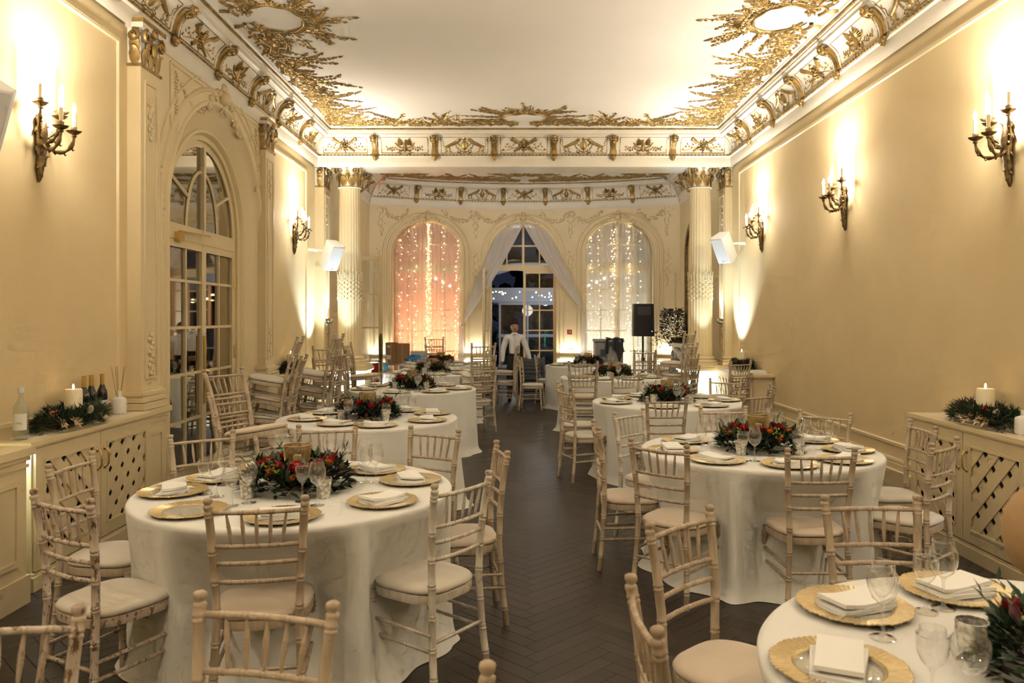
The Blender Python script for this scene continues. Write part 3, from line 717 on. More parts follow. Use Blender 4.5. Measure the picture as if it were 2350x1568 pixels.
def pilaster(x, y0, y1, sgn, name='pilaster', ped=0.0, proj=0.11):
    """pilaster on a side wall: x = wall plane, sgn = direction into the room, occupying y0..y1"""
    root = empty(name, (x, (y0 + y1)/2, 0)); root['kind'] = 'structure'; w = (y1 - y0)/2; p = proj*sgn
    def bx(mb, e, z0, z1, ee=0):
        mb.box((min(0, p + sgn*e), -w - e, z0), (max(0, p + sgn*e), w + e, z1))
    sh = MB(); bx(sh, 0, .9, 3.66); put('shaft', sh.mesh('shaft', smooth=False), M['cream'], root)
    fm = MB()
    c = [(p + sgn*.003, s_*(w - .07), z) for s_, z in ((-1, 1.15), (1, 1.15), (1, 3.55), (-1, 3.55))]
    for a, b in zip(c, c[1:] + c[:1]): fm.bar(a, b, .022, .014, (sgn, 0, 0))
    for zc in (1.32, 3.25):
        for k in range(10):
            fm.ball((p + sgn*.004, .03*math.sin(k*2.1), zc + .035*(k - 4)), (.012, .03, .026), 6, 4)
    put('panel_moulding', fm.mesh('panel_moulding', 50), M['stucco'], root)
    bs = MB()
    for e, z0, z1 in ((.05, .90, .955), (.045, .96, .985), (.025, .985, 1.01), (.035, 1.01, 1.04), (.012, 1.04, 1.06)): bx(bs, e, z0, z1)
    put('base_moulding', bs.mesh('base_moulding', smooth=False), M['cream'], root)
    pd = MB(); bx(pd, .05 + ped, 0, .16); bx(pd, .035 + ped, .16, .85); bx(pd, .045 + ped, .78, .80); bx(pd, .07 + ped, .85, .895); bx(pd, .05 + ped, .82, .85)
    c = [(p + sgn*(.037 + ped), s_*(w - .05 + ped), z) for s_, z in ((-1, .25), (1, .25), (1, .70), (-1, .70))]
    for a, b in zip(c, c[1:] + c[:1]): pd.bar(a, b, .03, .016, (sgn, 0, 0))
    put('pedestal', pd.mesh('pedestal', smooth=False), M['cream'], root)
    bell = MB(); bx(bell, -.004, 3.66, 3.96); bx(bell, .03, 3.96, 4.04); put('capital_bell', bell.mesh('capital_bell', smooth=False), M['white'], root)
    gl = MB()
    bx(gl, .012, 3.655, 3.675); bx(gl, .035, 4.0, 4.035)
    n = max(2, int(2*w/.11))
    for k in range(n):
        yy = -w + 2*w*(k + .5)/n; leafy(gl, p, yy, sgn, 0, 3.675, .14, .10, .035)
        if k: leafy(gl, p, -w + 2*w*k/n, sgn, 0, 3.74, .16, .09, .045)
    for s_ in (-1, 1):
        leafy(gl, p*.55, s_*w, 0, s_, 3.675, .14, .09, .035); leafy(gl, p*.55, s_*w, 0, s_, 3.76, .14, .09, .045)
        volute(gl, (p + sgn*.03, s_*(w - .045), 3.90), (0, s_), .055, .017)
        volute(gl, (p*.5, s_*(w + .022), 3.90), (sgn, 0), .05, .016)
    gl.ball((p + sgn*.03, 0, 3.83), (.02, .04, .065)); gl.ball((p + sgn*.03, 0, 3.96), (.03, .045, .04))
    put('gilt_capital', gl.mesh('gilt_capital', 60), M['gold'], root)
    return root
pilaster(XL, 6.28, 6.62, 1); pilaster(XL, 9.40, 9.74, 1); pilaster(XL, 3.94, 4.36, 1, ped=0.115, proj=0.15)
pilaster(XL, 12.12, 12.50, 1, proj=0.14); pilaster(XR, 12.12, 12.50, -1, proj=0.11)
# moulded swags on the arched bay
def swag(mb, fn, u0, z0, u1, z1, sag, r=0.03, seed=0):
    rd = random.Random(seed); n = 16
    for k in range(n + 1):
        t = k/n; u = u0 + (u1-u0)*t; z = z0 + (z1-z0)*t - sag*4*t*(1-t)
        for q in range(3):
            c = fn(u + rd.uniform(-r, r), z + rd.uniform(-r, r), 0.008); mb.ball(c, r*rd.uniform(.35, .6), 6, 4)
def drop(mb, fn, u, z0, ln, r=0.025, seed=0):
    rd = random.Random(seed)
    for k in range(int(ln/.03)):
        t = k*.03/ln; w = r*(1.2 - t)*(1 + .5*math.sin(k*1.3))
        for q in (-1, 1): c = fn(u + q*w*rd.uniform(.2, 1), z0 - k*.03, 0.006); mb.ball(c, rd.uniform(.009, .016), 6, 4)
def crest(mb, fn, u, z, s=1.0):
    for sg in (-1, 1):
        for k in range(5):
            c = fn(u + sg*(.06 + .07*k)*s, z + (.10 - .035*k*k*.35)*s, 0.02); mb.ball(c, (.028*s, .045*s, .04*s) if abs(fn(1, 0, 0)[0]-fn(0, 0, 0)[0]) < .5 else (.045*s, .028*s, .04*s), 7, 4)
        pts = [Vector(fn(u + sg*(.10 + .09*math.cos(t))*s, z + (.0 + .09*math.sin(t))*s, 0.025)) for t in [k*.5 for k in range(10)]]
        mb.tube(pts, [.02*s*(1 - .06*k) for k in range(10)], 6)
    mb.ball(fn(u, z + .06*s, 0.03), .075*s, 8, 5); mb.ball(fn(u, z + .16*s, 0.02), .05*s, 8, 5)
pl = MB()
for sg in (-1, 1):
    swag(pl, fnL, DC + sg*.18, 3.86, DC + sg*.98, 3.76, .16, seed=sg + 5); drop(pl, fnL, DC + sg*1.08, 3.86, .75, seed=3); drop(pl, fnL, DC + sg*1.36, 2.95, .7, .03, seed=8)
crest(pl, lambda u, z, b=0.0: fnL(u, z, b), DC, DSP + DR + .02, 1.1)
o = put('plaster_garland', pl.mesh('plaster_garland', 60), M['stucco'], door_wall); o['kind'] = 'stuff'
pf = MB()
for a, b in (((DC - 1.2, 3.92), (DC + 1.2, 3.92)), ((DC - 1.2, 3.92), (DC - 1.2, 3.35)), ((DC + 1.2, 3.92), (DC + 1.2, 3.35))): pf.bar(fnL(*a), fnL(*b), .022, .018, (1, 0, 0))
put('spandrel_frame', pf, M['stucco'], door_wall)
# ---------------------------------------------------------------- alcove with bowed window wall
AX, AW, AY, AS = 0.16, 3.19, 16.1, 0.8
AL, AR = AX - AW, AX + AW
def bow(x): return AY + AS * (1 - ((x - AX) / AW) ** 2)
def fnB(x, z, b=0.0):
    s_ = -2 * AS * (x - AX) / AW ** 2; n = Vector((s_, -1.0, 0)).normalized()
    return (x + n.x * b, bow(x) + n.y * b, z)
ARC = [(-1.885, 0.70, 2.98), (0.14, 0.71, 2.98), (2.147, 0.70, 2.98)]
mb = MB(); arch_wall(mb, AL, AR, 4.1, ARC, lambda u, z: fnB(u, z))
apse = struct('wall_back', mb.mesh('wall_back', smooth=False), M['cream'])
mb = MB(); mb.box((AL - 0.2, 12.6, 0), (AL, AY + 0.1, 4.6)); struct('wall_alcove_left', mb, M['cream'])
mb = MB(); mb.box((AR, 12.6, 0), (AR + 0.2, AY + 0.1, 4.6)); struct('wall_alcove_right', mb, M['cream'])
# stub walls closing the sides behind the pilasters
struct('wall_return_left', MB().box((XL - 0.2, 12.5, 0), (AL, 12.62, 4.6)), M['cream']); struct('wall_return_right', MB().box((XR, 12.5, 0), (XR + 0.3, 12.62, 4.6)), M['cream'])
AMOULD = [(0.20, 0.0), (0.195, 0.022), (0.17, 0.028), (0.155, 0.01), (0.12, 0.01), (0.11, 0.03), (0.08, 0.034), (0.065, 0.012), (0.02, 0.012), (0.012, 0.03), (0.0, 0.028), (-0.01, 0.0), (-0.01, -0.22)]
for c, r, sp in ARC:
    m_ = MB(); m_.sweep(AMOULD, arch_path(c, r, sp, fnB, 0.0)); put('arch_moulding', m_.mesh('arch_moulding', 45), M['cream'], apse)
# panels, swags and crests on the window wall
m_ = MB()
for c, r, sp in ARC: crest(m_, lambda u, z, b=0.0: fnB(u, z, b), c, sp + r + .03, 0.95)
for x0, x1, sd in ((-2.75, -2.25, 1), (-1.55, -0.90, 2), (-0.86, -0.25, 3), (0.52, 1.13, 4), (1.17, 1.80, 5), (2.55, 3.05, 6)): swag(m_, fnB, x0, 3.88, x1, 3.88, .18, .042, sd)
for x, sd in ((-2.80, 1), (-0.88, 2), (1.15, 3), (3.10, 4)): drop(m_, fnB, x, 3.92, .6, .075, sd); drop(m_, fnB, x, 3.05, .8, .08, sd + 5)
o = put('plaster_garland', m_.mesh('plaster_garland', 60), M['stucco'], apse); o['kind'] = 'stuff'
m_ = MB()
for xa, xb in ((-2.93, -2.66), (-1.07, -0.69), (0.96, 1.34), (2.98, 3.26)):
    for z0, z1 in ((0.95, 2.55), (0.15, 0.70)):
        c = [(xa, z0), (xb, z0), (xb, z1), (xa, z1)]
        for a, b in zip(c, c[1:] + c[:1]): m_.bar(fnB(a[0], a[1], .006), fnB(b[0], b[1], .006), .024, .02, (0, 1, 0))
put('wall_panel_frames', m_.mesh('wall_panel_frames', smooth=False), M['cream'], apse)
# dado shelf between the arches with a light strip under it
dado = MB(); led = []
for xa, xb in ((AL + .02, -2.62), (-1.14, -0.62), (0.90, 1.40), (2.90, AR - .02)):
    n = 6
    for z0, z1, b in ((0.80, 0.86, .06), (0.74, 0.80, .03)):
        for k in range(n):
            u0, u1 = xa + (xb-xa)*k/n, xa + (xb-xa)*(k+1)/n
            v = [fnB(u0, z0, 0), fnB(u1, z0, 0), fnB(u1, z0, b), fnB(u0, z0, b), fnB(u0, z1, 0), fnB(u1, z1, 0), fnB(u1, z1, b), fnB(u0, z1, b)]
            dado.add(v, [(0,1,2,3),(7,6,5,4),(3,2,6,7)] + ([(0,3,7,4)] if k == 0 else []) + ([(1,5,6,2)] if k == n-1 else []))
    lm = MB(); lm.tube([Vector(fnB(xa + (xb-xa)*k/n, .715, .05)) for k in range(n + 1)], .012, 6); led.append((lm, (xa+xb)/2, xb - xa))
put('dado_shelf', dado.mesh('dado_shelf', smooth=False), M['cream'], apse)
for lm, xc, w in led:
    put('light_strip', lm, M['led'], apse)
    p = fnB(xc, .70, .10); lamp('dado_strip_light', 'AREA', (p[0], p[1] - .02, .88), 5.0, (1.0, .95, .86), max(.25, w*.9), (p[0], p[1] + .1, 2.4), size_y=.04)
# alcove cornice: bowed run and side runs
def alcove_run(nm, frames):
    m_ = MB(); m_.sweep(CORN, frames); return struct(nm, m_.mesh(nm, 28), M['white'])
ub = lambda u: (lambda a, b: fnB(max(AL + a, min(AR - a, u)), b, a))
n = 30; co = alcove_run('cornice_bow', [ub(AL + (AR - AL)*k/n) for k in range(n + 1)])
frB = lambda u, a, z: Vector(fnB(u, z, a))
PWB = (AR - AL) / 7
def frBl(u0):                               # arc length is close to x: use as is
    return frB
for k in range(7):
    gpanel(frB, AL + PWB*(k + .5), PWB if 0 < k < 6 else PWB - .12, DESIGN[(0, 1, 2, 0, 2, 1, 0)[k]], co, k > 3)
    if k: gbracket(frB, AL + PWB*k, co)
beadrow(frB, AL + .28, AR - .28, .262, 4.48, .035, .013, co, 'gilt_dentils'); beadrow(frB, AL + .06, AR - .06, .044, 4.132, .06, .010, co, 'gilt_beading')
for nm, x, sg in (('cornice_alcove_left', AL, 1), ('cornice_alcove_right', AR, -1)):
    fr = wallframe((x, 0, 0), (0, 1, 0), (sg, 0, 0)); m_ = MB()
    m_.sweep(CORN, [(lambda a, b: fr(12.6, a, b)), (lambda a, b: fr(AY + .12 - a*.6, a, b))]); o_ = struct(nm, m_.mesh(nm, 28), M['white'])
    for k in range(3): gpanel(fr, 15.55 - k*1.0, 1.0, DESIGN[k % 3], o_); gbracket(fr, 15.05 - k*1.0, o_)
for k, u in enumerate((-2.35, -1.55, -0.85)):
    for sg in (-1, 1):
        x = AX + sg*abs(u - AX)*(.97); g_ = gars[k]; p = Vector(fnB(x, ZC, IN)); s_ = -2*AS*(x-AX)/AW**2
        put('gilt_garland', flat_me[g_], None, ceiling, p, (0, 0, math.pi + math.atan(s_)*0 + math.atan2(s_, 1)), (sg, 1, 1))
p = Vector(fnB(AX, ZC, IN)); put('gilt_cartouche', flat_me[cart], None, ceiling, p, (0, 0, math.pi))
for x, rz, sg in ((AL + IN, -math.pi/2, 1), (AR - IN, math.pi/2, -1)):
    for y, g_ in ((15.2, 0), (14.2, 1), (13.2, 2)): put('gilt_garland', flat_me[gars[g_]], None, ceiling, (x, y, ZC), (0, 0, rz), (sg, 1, 1))

# ---------------------------------------------------------------- windows behind the gauze
def window(idx, c, r, sp, door=False):
    w = empty('window_%d' % idx if not door else 'door_2'); w['kind'] = 'structure'
    off = -0.20
    def fx(u, z, b=0.0): return (u, bow(c) + .20 - b, z)
    fm = MB(); rr = r + .01
    pts = [(c - rr, 0.0)] + [(c - rr*math.cos(math.pi*k/24), sp + rr*math.sin(math.pi*k/24)) for k in range(25)] + [(c + rr, 0.0)]
    for a, b in zip(pts, pts[1:]): fm.bar(fx(*a), fx(*b), .07, .09, (0, 1, 0))
    fm.bar(fx(c - r, 2.72), fx(c + r, 2.72), .06, .10); fm.bar(fx(c, 2.7), fx(c, sp + r), .05, .07, (0, 1, 0))
    fm.bar(fx(c - r*.93, 3.20), fx(c + r*.93, 3.20), .03, .03)
    for q in (-.5, .5): fm.bar(fx(c + q*r, 2.72), fx(c + q*r, sp + r*.86), .03, .03, (0, 1, 0))
    put('window_frame', fm.mesh('window_frame', smooth=False), M['cream'], w)
    top = MB(); poly = [(c + rr*math.cos(math.pi*k/24), sp + rr*math.sin(math.pi*k/24)) for k in range(25)] + [(c - rr, 2.72), (c + rr, 2.72)]
    top.add([fx(u, z) for u, z in poly], [tuple(range(len(poly)))]); put('fanlight_pane', top.mesh('fanlight_pane', smooth=False), M['pane'], w)
    rows = [.12, .52, .92, 1.36, 1.80, 2.24, 2.67]
    for sg in (-1, 1):
        openl = door and sg < 0
        u0, u1 = (c - r, c - .0) if sg < 0 else (c, c + r)
        lf = MB(); st = .055
        hinge = Vector(fx(c - r, 0)); ang = math.radians(-100) if openl else 0
        def tr(p):
            if not openl: return Vector(p)
            q = Vector(p) - hinge; cs, sn = math.cos(ang), math.sin(ang); return hinge + Vector((q.x*cs - q.y*sn, q.x*sn + q.y*cs, q.z))
        def bx(ua, ub, za, zb, t):
            y = fx(0, 0)[1]; v = [(x, y + q, z) for z in (za, zb) for x, q in ((ua, -t), (ub, -t), (ub, t), (ua, t))]
            lf.add([tr(p) for p in v], [(0,3,2,1),(4,5,6,7),(0,1,5,4),(1,2,6,5),(2,3,7,6),(3,0,4,7)])
        bx(u0, u0 + st, .02, 2.67, .024); bx(u1 - st, u1, .02, 2.67, .024); bx(u0 + st, u1 - st, .02, .12, .022); bx(u0 + st, u1 - st, 2.6, 2.67, .022)
        um = (u0 + u1)/2; bx(um - .012, um + .012, .1, 2.65, .016)
        for z in rows[1:-1]: bx(u0 + st, u1 - st, z - .013, z + .013, .0135)
        lo_ = put('casement', lf.mesh('casement', smooth=False), M['cream'], w)
        for a, b in ((u0 + st, um - .012), (um + .012, u1 - st)):
            for za, zb in zip(rows, rows[1:]):
                y = fx(0, 0)[1]; pn = MB(); pn.add([tr((a, y, za)), tr((b, y, za)), tr((b, y, zb)), tr((a, y, zb))], [(0, 1, 2, 3)])
                put('pane', pn.mesh('pane', smooth=False), M['pane'], lo_)
    return w
window(1, *ARC[0]); window(2, *ARC[2]); window(0, *ARC[1], door=True)

# ---------------------------------------------------------------- gauze curtains, fairy lights, tied drapes
def hang(c, r, sp, name, label, seed):
    rd = random.Random(seed); mb = MB(); nu, nv = 150, 14; vs = []
    ph = [rd.uniform(0, 6.28) for _ in range(4)]
    for j in range(nv + 1):
        for i in range(nu + 1):
            u = -1 + 2*i/nu; x = c + u*(r - .015); zt = sp + math.sqrt(max(0, (r - .02)**2 - (u*(r - .02))**2)); z = zt + (.06 - zt)*j/nv
            fold = .020*math.sin(u*52 + ph[0] + .4*math.sin(u*9 + ph[1])) + .010*math.sin(u*95 + ph[2] + j*.1); fold *= .5 + .5*(j/nv)
            vs.append((x, bow(c) + .02 + fold, z))
    mb.add(vs, [(j*(nu+1)+i, j*(nu+1)+i+1, (j+1)*(nu+1)+i+1, (j+1)*(nu+1)+i) for j in range(nv) for i in range(nu)])
    tag(put('gauze_curtain', mb.mesh('gauze_curtain', 180), M['sheer'], None), label, 'curtain', 'gauze curtains in the arched windows')
def fairy(c, r, sp, label, seed, strands, group='fairy light curtains'):
    rd = random.Random(seed); root = empty('fairy_light_curtain', (c, bow(c) + .135, 0))
    tag(root, label, 'fairy lights', group)
    for q, (u, dens, big) in enumerate(strands):
        x = u*(r - .05); zt = sp + math.sqrt(max(0, r*r - x*x)) - .06; mb = MB(); wire = []
        z = zt; k = 0
        while z > .55:
            xx = x + rd.uniform(-.035, .035)*(1.4 if dens < .05 else 1); wire.append((xx, rd.uniform(-.01, .01), z))
            if rd.random() < .9: mb.ball((xx, -.012, z), rd.uniform(.0045, .0085)*big, 6, 4)
            z -= dens*rd.uniform(.6, 1.5)
        mb.mi = 1
        if len(wire) > 2: mb.tube(wire, .0012, 3)
        put('light_strand', mb.mesh('light_strand', 60), [M['fairy'], M['sheer']], root)
hang(*ARC[0], 'gauze', 'white gauze curtain glowing orange in the arch beside cardboard boxes', 3)
hang(*ARC[2], 'gauze', 'white gauze curtain glowing pale yellow in the arch behind the loudspeaker', 8)
fairy(*ARC[0], 'warm fairy lights hanging behind the orange glowing gauze curtain', 5, [(-.92, .12, 1.1), (-.66, .16, 1.0), (-.42, .12, 1.1), (-.02, .055, 1.4), (.06, .08, 1.2), (.48, .12, 1.1), (.93, .075, 1.2)])
fairy(*ARC[2], 'warm fairy lights hanging behind the pale yellow gauze curtain', 9, [(-.86, .11, 1.1), (-.60, .12, 1.1), (-.12, .07, 1.3), (-.18, .13, 1.0), (.38, .08, 1.3), (.33, .16, 1.1), (.72, .15, 1.0)])
def tie_drape(sg, tie, label, tail=True):
    c, r, sp = ARC[1]; mb = MB(); nu, nv = 48, 22; vs = []; yb = bow(c)
    tie = Vector(tie)
    for j in range(nv + 1):
        v = j/nv
        for i in range(nu + 1):
            u = i/nu                                   # 0 at the apex, 1 at the outer springing
            t = math.pi/2*(1 - .80*u)
            top = Vector((c + sg*r*math.cos(t) + (-sg*.02 if u < .02 else 0), yb - .05, sp + (r - .03)*math.sin(t)))
            bot = tie + Vector((sg*.02*(u - .5), 0, .05*(.5 - u)))
            p = top.lerp(bot, v)
            p.z -= (.22*(1 - u) - .03)*math.sin(math.pi*v)*(.6)        # inner edge sags
            p.x += sg*(.05*u)*math.sin(math.pi*v)
            p.y += -.05 - .10*v + .030*math.sin(u*42 + v*2)*(1 - .55*v)
            vs.append(p)
    mb.add(vs, [(j*(nu+1)+i, j*(nu+1)+i+1, (j+1)*(nu+1)+i+1, (j+1)*(nu+1)+i) for j in range(nv) for i in range(nu)])
    root = put('tied_drape', mb.mesh('tied_drape', 180), M['drape']); tag(root, label, 'curtain', 'drapes of the garden doorway')
    t2 = MB(); vs = []
    for j in range(13):
        for i in range(17):
            u = i/16 - .5; v = j/12; w = .05 + .17*v
            vs.append((tie.x + u*w - sg*.02*v, tie.y - .14 + .02*math.sin(u*30 + v), tie.z - v*(tie.z - .08)))
    t2.add(vs, [(j*17+i, j*17+i+1, (j+1)*17+i+1, (j+1)*17+i) for j in range(12) for i in range(16)])
    put('drape_tail', t2.mesh('drape_tail', 180), M['drape'], root)
    tb = MB().tube([tie + Vector((.035*math.cos(t), -.13 + .035*math.sin(t), .01*math.sin(2*t))) for t in [2*math.pi*k/12 for k in range(13)]], .008, 6)
    put('tie_band', tb, M['drape'], root)
tie_drape(-1, Q(1059, 752, 16.68), 'white voile drape tied back low beside the orange lit arch')
tie_drape(1, Q(1338, 716, 16.70), 'white voile drape tied back high beside the red alarm point')

# ---------------------------------------------------------------- terrace outside
terr = struct('ground_terrace', MB().box((-9, 17.4, -0.16), (9, 34, -0.1)), mat('terrace_paving', (0.05, 0.05, 0.05), 0.6, var=0.3))
for x, colr, lab in ((-1.95, (1.0, .34, .16), 'added bounce screen throwing orange light through the gauze'), (2.25, (1.0, .94, .74), 'added bounce screen throwing pale light through the gauze')):
    s_ = MB(); s_.box((x - 1.15, 18.60, 0), (x + 1.15, 18.66, 4.2))  # screen added behind the windows to bounce lamp light through the gauze
    for k in range(5): s_.bar((x - 1.15 + 2.3*k/4, 18.58, 0), (x - 1.15 + 2.3*k/4, 18.58, 4.2), .05, .05)
    tag(put('bounce_screen', s_, mat('canvas', (0.72, 0.66, 0.58), 0.8, var=.08)), lab, 'screen', 'added bounce screens behind the gauze')
    lamp('terrace_lamp', 'AREA', (x, 17.45, 0.25), 140 if x < 0 else 70, colr, 1.1, (x, 18.4, 2.0), size_y=.12)
# canopy with string lights and a glazed pavilion seen through the open doors
can = MB(); vs = []
for j in range(9):
    for i in range(13):
        x = -2.6 + 6*i/12; y = 20 + 4.5*j/8; z = 2.55 + .55*math.sin(math.pi*i/12) - .05*math.cos(i*3.1)
        vs.append((x, y, z))
can.add(vs, [(j*13+i, j*13+i+1, (j+1)*13+i+1, (j+1)*13+i) for j in range(8) for i in range(12)])
cano = put('terrace_canopy', can.mesh('terrace_canopy', 60), mat('canopy_canvas', (0.55, 0.56, 0.58), 0.8)); tag(cano, 'pale arched canvas canopy over the terrace outside the open door', 'canopy')
cs_ = mat('canopy_steel', (0.10, 0.10, 0.11), 0.5)
for y in (20.0, 24.5):
    for x in (-2.6, 3.4): put('canopy_post', MB().bar((x, y, 0), (x, y, 2.55), .07, .07), cs_, cano)
put('canopy_rib', MB().tube([(-2.6 + 6*i/12, 20.0, 2.52 + .55*math.sin(math.pi*i/12)) for i in range(13)], .035, 6), cs_, cano)
sl = MB(); rd = random.Random(3)
for k in range(46):
    x = -1.6 + 4.0*rd.random(); y = 20.6 + 2.6*rd.random(); sl.ball((x, y, 2.05 + .22*math.sin(math.pi*(x + 2.6)/6) + rd.uniform(-.16, .10)), rd.uniform(.010, .02), 6, 4)
tag(put('string_light', sl, M['fairy']), 'string lights under the canopy outside the open door', 'string lights', kind='stuff')
pv = MB()
for x in (-.55, .35, 1.25, 2.2):
    for y in (25.5,): pv.bar((x, y, 0), (x, y, 2.1), .09, .06)
for z in (.05, 1.05, 2.1): pv.bar((-.6, 25.5, z), (2.3, 25.5, z), .07, .09)
pvo = put('glazed_pavilion', pv.mesh('glazed_pavilion', smooth=False), mat('pavilion_white', (0.6, 0.62, 0.66), 0.5)); tag(pvo, 'white framed glazed pavilion at the end of the terrace', 'pavilion')
put('pavilion_glass', MB().add([(-.6, 25.55, 0), (2.3, 25.55, 0), (2.3, 25.55, 2.1), (-.6, 25.55, 2.1)], [(0, 1, 2, 3)]), M['pane'], pvo)
put('pavilion_roof', MB().box((-.8, 25.3, 2.15), (2.5, 28, 2.6)), mat('pavilion_fascia', (0.62, 0.63, 0.66), 0.6), pvo)
lamp('pavilion_lamp', 'POINT', (.9, 26.6, 1.6), 70, (.75, .82, 1.0), .2); lamp('canopy_lamp', 'POINT', (.4, 22.0, 1.9), 30, (1, .86, .7), .2)
lamp('pavilion_front_lamp', 'POINT', (1.0, 23.8, 2.2), 34, (.8, .86, 1.0), .15)
tag(put('neon_sign', MB().tube([(1.06, 21.5, .55), (1.06, 21.5, 1.12), (1.2, 21.5, 1.12)], .022, 6), emis('green_neon', (0.05, 1.0, 0.5), 5.0)), 'green neon tube glowing outside the closed door leaf', 'sign')
hd = MB(); rd = random.Random(9)
for k in range(260):
    c = Vector((rd.uniform(-6, 6), rd.uniform(28.5, 30), rd.uniform(0, 4.2))); hd.ball(c, rd.uniform(.18, .4), 6, 4)
tag(put('garden_hedge', hd, mat('night_hedge', (0.012, 0.02, 0.012), 0.9)), 'dark garden hedge closing the terrace at night', 'hedge')
# ---------------------------------------------------------------- round tables under floor-length cloths
ZT = 0.765
TABLES = {   # key: centre, radius, phrase, phrase of the cloth
 'T1': ((-1.125, 4.02), .79, 'first mirror-side table', 'floor-length white cloth on the first round table, mirrored-door side of the aisle'),
 'T2': ((-1.30, 6.85), .78, 'second mirror-side table', 'floor-length white cloth on the second round table, mirrored-door side'),
 'T3': ((-1.285, 9.68), .78, 'third mirror-side table', 'floor-length white cloth on the third round table, mirrored-door side'),
 'T4': ((-1.34, 12.45), .78, 'fourth mirror-side table', 'floor-length white cloth on the fourth round table, near the water bottle'),
 'T5': ((-1.42, 14.7), .78, 'fifth mirror-side table', 'floor-length white cloth on the table next to the cardboard boxes'),
 'R0': ((1.394, 1.89), .78, 'corner table', 'floor-length white cloth on the round table cut off by the picture corner'),
 'R1': ((1.606, 5.21), .77, 'second plain-wall table', 'floor-length white cloth on the round table next to the lattice cabinet doors'),
 'R2': ((1.57, 8.18), .78, 'third plain-wall table', 'floor-length white cloth on the third round table, plain-wall side'),
 'R3': ((1.42, 11.55), .78, 'fourth plain-wall table', 'floor-length white cloth on the fourth round table, plain-wall side'),
 'R4': ((1.31, 14.4), .78, 'fifth plain-wall table', 'floor-length white cloth on the round table before the grey draped cart')}
# ---------------------------------------------------------------- chiavari chairs
def wood(name, c1, c2, worn, amount):
    m, N, L, b = node_mat(name)
    tc = N.new('ShaderNodeTexCoord'); mp = N.new('ShaderNodeMapping'); mp.inputs['Scale'].default_value = (30, 30, 5); L.new(tc.outputs['Object'], mp.inputs[0])
    n = N.new('ShaderNodeTexNoise'); n.inputs['Scale'].default_value = 2.0; n.inputs['Detail'].default_value = 6; L.new(mp.outputs[0], n.inputs['Vector'])
    r = N.new('ShaderNodeValToRGB'); r.color_ramp.elements[0].color = (*c1, 1); r.color_ramp.elements[1].color = (*c2, 1); r.color_ramp.elements[0].position = .32; r.color_ramp.elements[1].position = .62
    L.new(n.outputs['Fac'], r.inputs[0])
    mp2 = N.new('ShaderNodeMapping'); mp2.inputs['Scale'].default_value = (26, 26, 11); L.new(tc.outputs['Object'], mp2.inputs[0])
    n2 = N.new('ShaderNodeTexNoise'); n2.inputs['Scale'].default_value = 1.6; n2.inputs['Detail'].default_value = 8; n2.inputs['Roughness'].default_value = .7; L.new(mp2.outputs[0], n2.inputs['Vector'])
    r2 = N.new('ShaderNodeValToRGB'); r2.color_ramp.elements[0].position = amount; r2.color_ramp.elements[1].position = amount + .05
    L.new(n2.outputs['Fac'], r2.inputs[0])
    mx = N.new('ShaderNodeMixRGB'); L.new(r2.outputs[0], mx.inputs[0]); L.new(r.outputs[0], mx.inputs[1]); mx.inputs[2].default_value = (*worn, 1)
    ge = N.new('ShaderNodeNewGeometry'); r3 = N.new('ShaderNodeValToRGB'); r3.color_ramp.elements[0].position = .53; r3.color_ramp.elements[1].position = .60   # paint rubbed off the proud rings
    r3.color_ramp.elements[1].color = (.55, .55, .55, 1); L.new(ge.outputs['Pointiness'], r3.inputs[0])
    mx2 = N.new('ShaderNodeMixRGB'); L.new(r3.outputs[0], mx2.inputs[0]); L.new(mx.outputs[0], mx2.inputs[1]); mx2.inputs[2].default_value = (*worn, 1)
    L.new(mx2.outputs[0], b.inputs['Base Color']); b.inputs['Roughness'].default_value = .42
    return m
WOODS = [wood('limewash_wood', (.39, .31, .215), (.52, .43, .315), (.24, .16, .10), .70),
         wood('pale_limewash_wood', (.49, .40, .28), (.60, .51, .38), (.30, .21, .13), .68),
         wood('chipped_white_wood', (.62, .57, .46), (.74, .70, .60), (.20, .12, .07), .61),
         wood('worn_brown_wood', (.55, .47, .37), (.66, .58, .47), (.17, .09, .045), .535)]
M['pad'] = mat('ivory_seat_fabric', (0.64, 0.585, 0.49), 0.85, var=.05, scale=6, bump=.06, bscale=250, sheen=.3)
M['padpink'] = mat('beige_seat_fabric', (0.60, 0.50, 0.385), 0.85, var=.05, scale=6, bump=.06, bscale=250, sheen=.3)
def bamboo(mb, pts, r, nodes, seg=8, taper=1.0, ends=None):
    """tube along pts with double turned rings at the given fractions"""
    pts = [Vector(p) for p in pts]; ln = [0]
    for a, b in zip(pts, pts[1:]): ln.append(ln[-1] + (b - a).length)
    T = ln[-1]
    def at(t):
        d = t*T
        for i in range(len(pts) - 1):
            if d <= ln[i+1] + 1e-9: f = (d - ln[i])/max(1e-9, ln[i+1] - ln[i]); return pts[i].lerp(pts[i+1], f)
        return pts[-1]
    ts = {0.0: 1, 1.0: taper}
    for k in range(1, 5 if len(pts) > 2 else 2): ts[k/5 if len(pts) > 2 else .5] = None
    for i in range(len(pts)): ts[ln[i]/T] = None
    e = .0042/T
    for q in nodes:
        for o_, f in ((-3.0, 1.0), (-2.3, 1.12), (-1.2, 1.12), (-.4, .97), (.4, .97), (1.2, 1.12), (2.3, 1.12), (3.0, 1.0)):
            t = q + o_*e
            if 0 < t < 1: ts[t] = f
    for q in nodes:
        for t in [t for t, f in ts.items() if f is None and abs(t - q) < 3.3*e]: del ts[t]
    key = sorted(ts); rad = []
    for t in key:
        f = ts[t]; base = 1 + (taper - 1)*t
        rad.append(r*base*(f if f not in (None,) and 0 < t < 1 else 1))
    mb.tube([at(t) for t in key], rad, seg)
